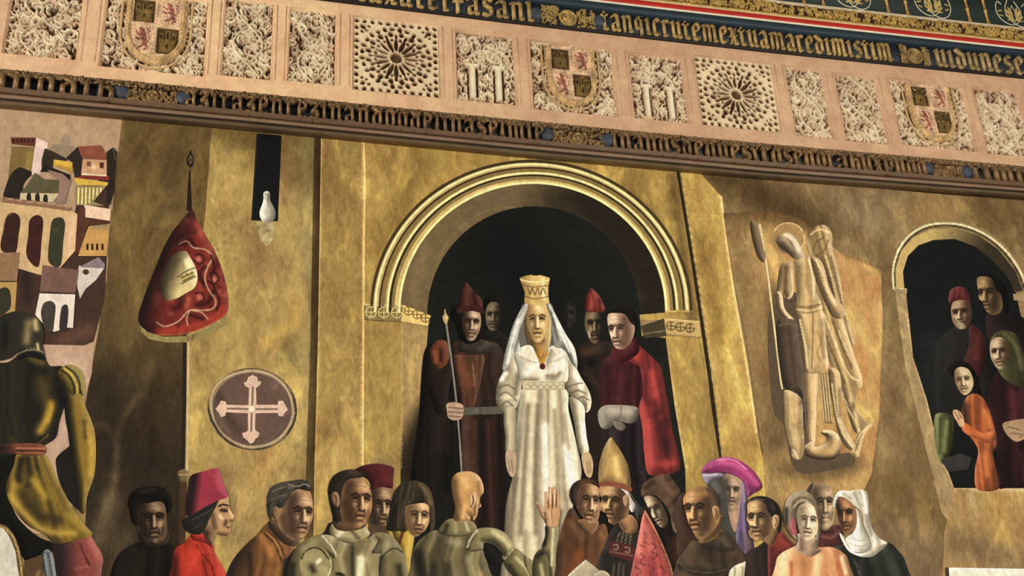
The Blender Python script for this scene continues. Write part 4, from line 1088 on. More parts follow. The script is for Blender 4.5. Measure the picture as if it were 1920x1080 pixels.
# ------------------------------------------------------------------ the front row of painted people
paint('''
T person | person | man in a dark steel helmet and mustard tunic seen from behind
M dark
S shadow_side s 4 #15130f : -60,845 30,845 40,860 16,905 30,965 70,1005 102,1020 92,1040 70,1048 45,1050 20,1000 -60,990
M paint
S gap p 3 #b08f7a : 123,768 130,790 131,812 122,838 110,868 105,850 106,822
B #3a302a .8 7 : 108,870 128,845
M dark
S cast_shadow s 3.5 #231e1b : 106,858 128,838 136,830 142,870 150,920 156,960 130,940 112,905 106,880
M paint
S red_leg s 3 #90423a : 98,1018 130,1010 165,1002 180,1020 193,1046 190,1075 186,1140 110,1140 104,1060
G #26181a .95 : 150,1040 115,1040
B #b8645a .7 8 : 170,1015 186,1046
L #4a2020 .8 1.6 : 150,1020 158,1040 168,1060
L #b8645a .5 2 : 145,1066 165,1062
S grey_hose s 3 #6f7478 : 78,1042 88,1030 98,1040 104,1070 112,1140 92,1140 84,1080
L #2c2e30 .8 1.4 : 90,1036 96,1070 102,1110
L #b8bcc0 .6 1.2 : 84,1040 90,1080
S saddle_cloth p 3 #5c4026 : 45,1052 78,1040 86,1140 44,1140
N #a07a4a .8 18 3 12
S skirt s 3 #80631f : 33,850 60,853 84,853 96,870 108,898 124,930 140,958 160,985 173,1003 145,1012 105,1019 82,1002 50,984 26,955 12,925 14,900 26,872
K #2c220e #b58f34 .6 9 3 : 35,852 20,1000 84,852 165,1010
B #1d180f .85 7 : 40,862 34,890 36,900
B #2a220f .85 6 : 52,860 56,900 52,910
B #2a220f .7 4 : 66,858 70,880
B #3a2e12 .8 10 : 40,925 70,965 110,975
B #b8932e .7 8 : 62,900 85,930
B #c29c3c .7 7 : 20,930 45,962 85,995 140,1000
B #a8862e .7 9 : 150,985 130,965
S torso s 3.5 #221d13 : -60,690 10,680 30,670 60,668 84,672 94,686 118,688 126,715 124,750 112,790 105,820 84,836 84,850 30,852 -60,850
K #0e0c09 #4a3c1c .6 8 5 : 0,690 10,850 110,690 90,850
B #6a5522 .8 8 : 60,672 80,680
B #5a4820 .7 14 : 78,715 84,745
B #b48c2a .9 9 : 96,758 88,785 76,808
B #d0a436 .5 4 : 98,765 90,790
B #4a3c1c .7 5 : 20,820 30,840
B #0d0c0a .8 8 : 112,730 118,760
L #0d0c0a .8 1.4 : 60,835 75,822 88,812
L #8a6a24 .6 1 : 62,838 78,826 90,816
S arm s 2.5 #8a6a22 : 120,735 138,735 156,738 160,760 170,785 178,812 180,850 177,890 170,912 164,930 158,960 150,958 146,920 138,880 132,848 127,810 122,780
G #100f0d .98 : 148,820 130,822
B #c49a38 .7 6 : 162,800 172,840 170,890
B #3a2c14 .6 4 : 158,790 160,820
S puffed_sleeve s 2 #86702f : 108,700 120,686 134,684 150,692 158,708 160,728 157,742 148,738 138,742 128,735 118,720
L #1a150e .9 1.6 : 114,694 128,704 138,722 140,738
L #1a150e .9 1.4 : 124,688 140,700 149,718 150,736
L #d8b850 .7 1.2 : 120,690 134,702 144,722 146,738
B #2a2212 .8 5 : 116,715 124,732
S belt s 2 #7c3d26 : -60,834 20,832 60,831 84,836 83,852 50,853 20,850 -60,850
L #c88458 .8 1 : 30,840 84,841
L #3a1a10 .8 1 : 30,845 83,846
L #c07850 .7 1 : 30,849 82,850
B #241410 .9 18 : -10,842 5,842
S helmet s 2 #2b271c : -14,655 -12,620 -2,598 18,586 42,583 62,591 76,605 82,625 80,645 84,665 82,675 60,668 45,662 30,664 18,672 -6,675
B #8d7a50 .85 9 : 54,606 50,640
B #b8a06a .9 6 : 66,602 68,616
B #d8c088 .8 3 : 70,645 72,655
B #0c0b0a .8 7 : 10,610 8,650
L #b8a070 .7 1 : 34,664 50,657 68,656 83,661
L #c8b080 .8 .9 : 50,654
L #c8b080 .8 .9 : 57,652
L #c8b080 .8 .9 : 64,652
L #c8b080 .8 .9 : 71,653
SS helmet_rim s 2 #14110d : 30,668 45,661 65,662 84,668 83,675 68,672 50,668 34,674
T pale_shield | shield | pale grey rounded saddle shield with a gold rim in the lower left corner
S rim s 3 #5f4826 : -60,980 0,982 18,992 32,1015 40,1045 45,1090 46,1140 -60,1140
L #c8a860 .8 1.2 : 0,986 16,996 30,1020 38,1052 43,1100
S face s 4 #b8b1a3 : -60,988 -5,988 12,998 24,1022 31,1050 34,1140 -60,1140
N #8f8879 .5 8 8 3
T person | person | dark-haired man with a shadowed face and plain dark tunic beside the banner pole
M dark
S tunic s 4 #1d1814 : 195,1140 205,1085 216,1050 232,1030 255,1018 280,1012 312,1015 328,1030 336,1060 335,1140
K #0d0b09 #33291f .6 9 5 : 215,1020 200,1120 325,1020 330,1120
B #33291f .6 12 : 262,1040 255,1075
S neck s 2 #3a2a1e : 262,995 310,990 316,1015 295,1025 268,1020
S face s 1.35 #6a4e38 : 256,945 270,938 300,940 310,950 313,980 312,1002 302,1018 288,1018 272,1005 260,985
FF 287 975 27 43 -2 .15 #241a14 #c49c74 1
B #2c2018 .6 9 : 262,960 266,990
S hair s 2 #16120f : 244,965 240,940 248,922 265,914 288,911 308,916 318,930 321,950 314,962 309,946 300,940 280,943 262,946 256,965 256,985 247,978
B #3a3028 .5 4 : 262,922 290,917
T person | person | man in profile wearing a tall raspberry red felt hat and scarlet coat
M paint
S coat s 3 #c4321f : 318,1140 322,1060 328,1030 345,1018 356,1005 378,1000 396,1018 404,1038 416,1060 428,1085 440,1140
K #8c1e16 #d8402c .5 7 5 : 335,1010 322,1140 400,1010 440,1140
B #4a1410 .9 9 : 326,1050 330,1100
L #4a1210 .8 1.3 : 368,1022 380,1040 396,1060 404,1090
L #5a1612 .7 1.4 : 380,1050 388,1080
B #e0402e .7 8 : 372,1035 360,1060
B #dc3c2a .6 6 : 408,1070 415,1095
S collar s 2 #c02c22 : 358,1000 380,998 398,1012 400,1028 385,1018 362,1012
L #5a1410 .8 1 : 360,1012 384,1018 398,1028
S neck s 1.5 #86603f : 380,985 408,990 402,1010 398,1022 384,1008
B #3c2618 .8 6 : 388,1000
S face s 1.35 #b48a5e : 404,938 416,932 427,930 430,944 430,952 435,962 440,970 436,976 430,977 433,984 431,988 433,992 428,1002 418,1005 406,1000 396,988 388,975 394,952
B #5c3e28 .8 6 : 398,965 402,990
L #1a120e .9 1.6 : 410,949 418,946 427,948
B #2a1a12 .9 2.6 : 415,957 424,958
L #1a120e .95 1.2 : 413,957 425,958
B #5c3e28 .7 3 : 416,955 426,955
B #ecc898 .8 3 : 412,966 416,972
B #e8c090 .7 2.5 : 430,955 436,968
L #3a2014 .8 1 : 424,989 433,988
L #2a1810 .7 1 : 431,975 436,976
B #8a3c28 .6 2 : 428,992
B #3a261a .7 4 : 424,978 422,984
B #4a3020 .7 5 : 410,1002 424,1003
S hair s 2 #26231f : 350,970 370,954 396,944 410,936 405,950 398,962 392,975 384,992 374,1002 356,1000 344,990 341,975
L #5a554a .6 1 : 360,975 380,965 398,955
L #4a463c .6 1.2 : 365,990 380,980
S felt_hat s 2.2 #a63144 : 358,892 380,884 409,878 415,895 421,912 427,931 410,938 385,950 352,968 349,945 352,915
G #2a151a .98 : 377,920 362,918
B #c24a5e .5 5 : 405,890 418,925
T person | person | grey-haired heavy-faced man leaning right in a draped orange brown mantle
S mantle s 3 #7c4e28 : 410,1140 424,1078 440,1045 462,1020 482,1002 502,980 520,985 538,1000 552,1020 545,1050 540,1140
K #33200f #b87a40 .7 10 8 : 440,1010 412,1140 550,990 548,1140
G #2a201e .9 : 470,1060 445,1050
B #b5743a .75 8 : 490,1005 510,1040
L #33200f .8 1.4 : 495,1000 515,1020 528,1052
L #33200f .8 1.4 : 505,998 522,1015 532,1040
L #c88a4c .7 1.2 : 500,998 518,1018 530,1048
B #2a1c14 .8 6 : 468,1040 470,1100
B #1f1714 .8 6 : 536,1050 530,1110
S neck s 2 #5e4430 : 506,975 530,980 560,1012 552,1024 530,1018 505,990
S face s 1.35 #a87e58 : 536,925 552,916 576,918 584,928 587,950 587,968 582,986 578,998 566,1010 550,1012 534,1002 523,988 520,968 528,945
FF 563 964 26 45 4 .5 #4c3424 #e2bc90 1
B #4a3424 .6 8 : 530,970 536,995
S ear s 1.5 #8d6748 : 511,955 518,950 524,957 522,970 516,974 511,966
S hair s 2 #3a332c : 500,950 501,930 508,914 525,905 548,901 568,899 580,906 584,919 574,920 560,917 548,922 540,935 532,950 524,952 514,950 508,975 502,965
K #14100c #6e6456 .6 9 4 : 500,975 560,905 530,975 584,925
L #a89c88 .7 1.1 : 540,908 555,912 572,908 580,912
L #8a7e6c .6 1.1 : 510,922 530,914 548,915
L #8a7e6c .5 1 : 508,938 525,930 538,928
T person | person | man in a flat dark crimson cap behind the armoured man with the shoulder boss
S face s 1.35 #8d6a48 : 694,914 736,912 737,940 731,960 724,980 712,992 694,990 686,965
FF 716 950 22 42 2 .2 #33241a #d8b488 1
S neck p 2.5 #5c4230 : 690,985 722,985 735,1010 690,1010
S cap s 2 #5a191d : 664,884 680,873 706,869 730,873 739,879 737,898 735,915 716,913 697,918 690,900
B #7c2a2c .6 8 : 720,885 725,905
B #240c0e .8 6 : 675,880 690,890
T person | person | youth with bobbed brown hair, eyes lowered, in a yellow doublet with brown straps
S doublet s 2.5 #b39030 : 735,990 765,990 776,1000 775,1020 770,1050 768,1080 758,1080 748,1030
L #5a2c1c .9 3 : 756,995 748,1020
B #d6b44c .6 5 : 768,1005 765,1040
S face s 1.35 #b88a5c : 760,950 780,944 803,946 806,970 800,990 788,1002 776,1006 764,992 758,970
FF 785 970 23 40 4 .15 #5c4028 #ecc89a 2
B #5c4028 .6 5 : 780,998 790,1000
S hair s 2 #382d1e : 724,992 730,960 736,928 748,910 765,902 785,902 802,912 812,932 815,960 815,988 806,994 805,970 803,948 785,942 762,948 760,975 764,995 745,996
K #171109 #6e5a3a .6 14 4 : 728,992 760,905 815,992 800,905
B #8a7448 .6 5 : 788,908 800,925 806,945
B #1c1610 .7 6 : 740,950 738,985
L #6e5a38 .6 1 : 770,905 765,930 768,945
L #6e5a38 .5 1 : 755,912 748,950 746,990
T person | person | short-haired man in polished plate armour with a round shoulder boss, facing right
S backplate_shadow s 4 #2c261a : 528,1140 535,1060 552,1030 580,1008 605,1000 618,980 640,985 640,1040 600,1140
S gorget s 2.2 #a8966a : 624,982 650,990 680,986 694,1002 682,1012 660,1018 636,1014 618,1002
B #e0d6b8 .8 5 : 640,998 634,1004
B #4a4230 .7 4 : 660,996 672,1010
L #2c2618 .8 1.2 : 618,1003 636,1015 660,1019 683,1013 694,1003
S breastplate s 3 #8c7c54 : 600,1008 620,1004 640,1015 662,1019 686,1012 704,1004 716,1030 722,1060 726,1140 600,1140 596,1060
K #2c2414 #dccc98 .55 7 4 : 610,1010 600,1140 705,1010 722,1140
B #fae8b8 .95 8 : 676,1048 674,1110
L #4a3e26 .8 1.4 : 662,1026 661,1120
B #3a3424 .8 4 : 660,1025 662,1100
L #1c1810 .9 3 : 632,1076 642,1078 648,1090
S pauldron s 2.6 #786a44 : 540,1070 548,1040 565,1018 590,1004 606,1003 622,1020 632,1040 628,1048 612,1040 600,1060 590,1100 560,1140 536,1140
B #a89a70 .6 8 : 570,1030 590,1016
B #211d14 .8 8 : 548,1060 546,1110
L #ddd0a4 .8 1 : 604,1004 618,1020 630,1038 630,1044
S shoulder_boss e 2 #98895c : 592,1059 30,34 0,0
L #201b12 .9 1.4 : 565,1048 572,1034 588,1027 604,1032 616,1048
L #e4dab2 .9 1.3 : 620,1048 622,1062 616,1080 608,1090
B #201b12 .7 6 : 584,1062 588,1070
B #f6f0d4 .9 3.5 : 596,1054 600,1050
B #b8a47c .6 8 : 606,1066
S pauldron s 2.6 #7c6e48 : 698,1002 718,998 738,1008 754,1030 762,1060 764,1140 716,1140 710,1070 712,1042 700,1040 696,1030 704,1015
B #b0a67e .6 7 : 728,1020 722,1035
B #2a2418 .8 7 : 748,1062 752,1100
L #201b12 .8 1.2 : 712,1070 716,1045 738,1028 756,1036
L #ddd0a4 .7 1 : 700,1004 706,1014 697,1030 702,1040 714,1040
S neck s 2 #6a4a30 : 628,965 680,970 684,988 655,996 628,990
S face s 1.35 #ad7c50 : 640,905 658,892 680,896 694,918 698,938 697,955 692,968 686,980 672,990 656,986 642,970 634,940
FF 672 940 27 48 3 .42 #4a2f1e #e8b888 1
B #4c301e .7 8 : 646,945 650,970
S hair s 2 #2a211a : 616,935 615,915 622,896 636,885 655,880 672,883 684,892 672,896 656,898 644,910 640,930 638,955 640,975 628,980 622,962
B #5a4634 .6 5 : 655,885 670,890
S ear s 1.5 #94694a : 621,928 627,922 634,926 637,940 634,950 627,948 622,940
L #4a2e1e .8 .9 : 626,928 631,934 630,944
T person | person | bald armoured man seen from behind raising his open right hand before the white gown
S backplate s 3 #6c5f3e : 768,1140 770,1060 778,1025 795,1005 818,994 850,1004 885,996 900,1006 908,1040 916,1064 930,1140
K #1a150c #c8b884 .6 9 4 : 790,1005 770,1140 900,1005 925,1140
B #1b1812 .9 12 : 785,1040 795,1100
B #1b1812 .6 7 : 812,1060 808,1110
B #a59b78 .7 7 : 845,1015 860,1018
B #3a3424 .8 8 : 838,1060 838,1110
B #9c9068 .8 9 : 880,1050 890,1090
B #c8a868 .6 6 : 900,1075 908,1100
S gorget s 2.2 #85764c : 834,978 850,972 882,976 894,990 884,1000 862,1006 838,1004 822,996
B #ccc29c .8 3 : 873,980 878,994
B #2a2418 .8 5 : 838,985 834,998
B #b8ac84 .5 3 : 854,980 854,998
L #1c1810 .9 1.2 : 821,997 838,1005 862,1006 884,1001 895,991
S shoulder_plate s 2.4 #8a7b50 : 874,1028 878,1012 888,996 902,990 925,990 945,998 958,1012 966,1028 964,1036 950,1046 940,1036 925,1022 908,1018 905,1030 884,1034
B #d0c490 .75 5 : 925,998 945,1012 955,1024
B #3c3524 .7 4 : 905,1012 930,1018 942,1034
L #e8dcb0 .8 1 : 896,992 884,1008 876,1026
L #1c1810 .8 1 : 884,1034 905,1030
S armpit s 2 #171410 : 907,1022 920,1024 938,1042 944,1052 934,1062 918,1052 908,1038
L #ddd0a0 .7 1 : 904,1030 912,1052 924,1062 936,1064
S upper_arm s 2.4 #7c6e44 : 945,1050 965,1028 985,1042 1002,1055 1015,1075 1020,1140 985,1140 968,1090 952,1070
B #d0c490 .7 4 : 968,1046 990,1070 1000,1095
B #2c2618 .8 5 : 955,1062 975,1090
L #1c1810 .8 1.3 : 983,1038 986,1060 996,1080
L #e8dcb0 .7 1 : 947,1046 962,1030
S elbow_plate s 2.2 #6a5e3a : 1000,1050 1006,1036 1018,1028 1028,1036 1034,1056 1040,1140 1008,1140 998,1080
B #c8bc8c .7 4 : 1014,1060 1020,1090
B #1b1812 .8 5 : 1010,1042 1018,1036
L #e8dcb0 .8 1 : 1022,1032 1030,1046 1034,1070
S forearm s 2 #887a52 : 1016,1030 1022,1005 1024,984 1046,986 1046,1010 1042,1040 1042,1140 1034,1140 1028,1050
B #14120e .95 4.5 : 1024,990 1020,1020
B #d6cca0 .8 2.6 : 1037,992 1034,1060
S hand s 1.2 #bf8f66 : 1021,960 1020,952 1022,938 1021,926 1023,921 1026,926 1027,945 1029,930 1028,916 1030,912 1034,918 1035,946 1036,930 1036,915 1039,912 1042,918 1042,948 1044,935 1044,922 1047,921 1049,927 1049,950 1050,962 1048,976 1045,986 1027,986 1020,975 1014,965 1010,955 1006,946 1006,942 1010,942 1014,948 1018,958
B #5a3824 .8 2 : 1022,962 1024,980
L #4a2c1c .9 .8 : 1028,928 1028,952
L #4a2c1c .9 .8 : 1036,928 1036,952
L #4a2c1c .9 .8 : 1043,930 1043,952
L #f0c8a0 .7 .8 : 1032,918 1032,944
L #f0c8a0 .7 .8 : 1040,918 1040,944
L #8a5c3e .6 .8 : 1034,956 1036,980
L #f0c8a0 .5 .9 : 1030,958 1033,980
L #4a2c1c .8 .8 : 1008,946 1016,966 1026,984
S head s 1.5 #c08e52 : 847,918 847,900 855,888 870,884 886,885 898,893 905,906 907,922 902,930 900,940 902,950 897,953 895,965 888,976 882,970 880,975 852,976 853,950 850,935
B #e2b478 .7 7 : 872,900 876,912
B #6e4a2a .85 6 : 850,905 852,940
B #5a3a20 .7 4 : 852,955 858,972
B #8a6038 .6 5 : 896,905 900,930
B #e8b87c .6 4 : 872,950 868,970
B #7c5230 .8 3 : 890,940 890,965
L #3a2416 .7 1 : 901,932 898,950
S ear s 1.3 #c89868 : 881,930 886,923 891,924 893,934 890,946 886,952 882,948
L #3c2416 .8 .9 : 886,930 888,938 886,946
L #f0d8b0 .7 .8 : 883,928 883,946
''')
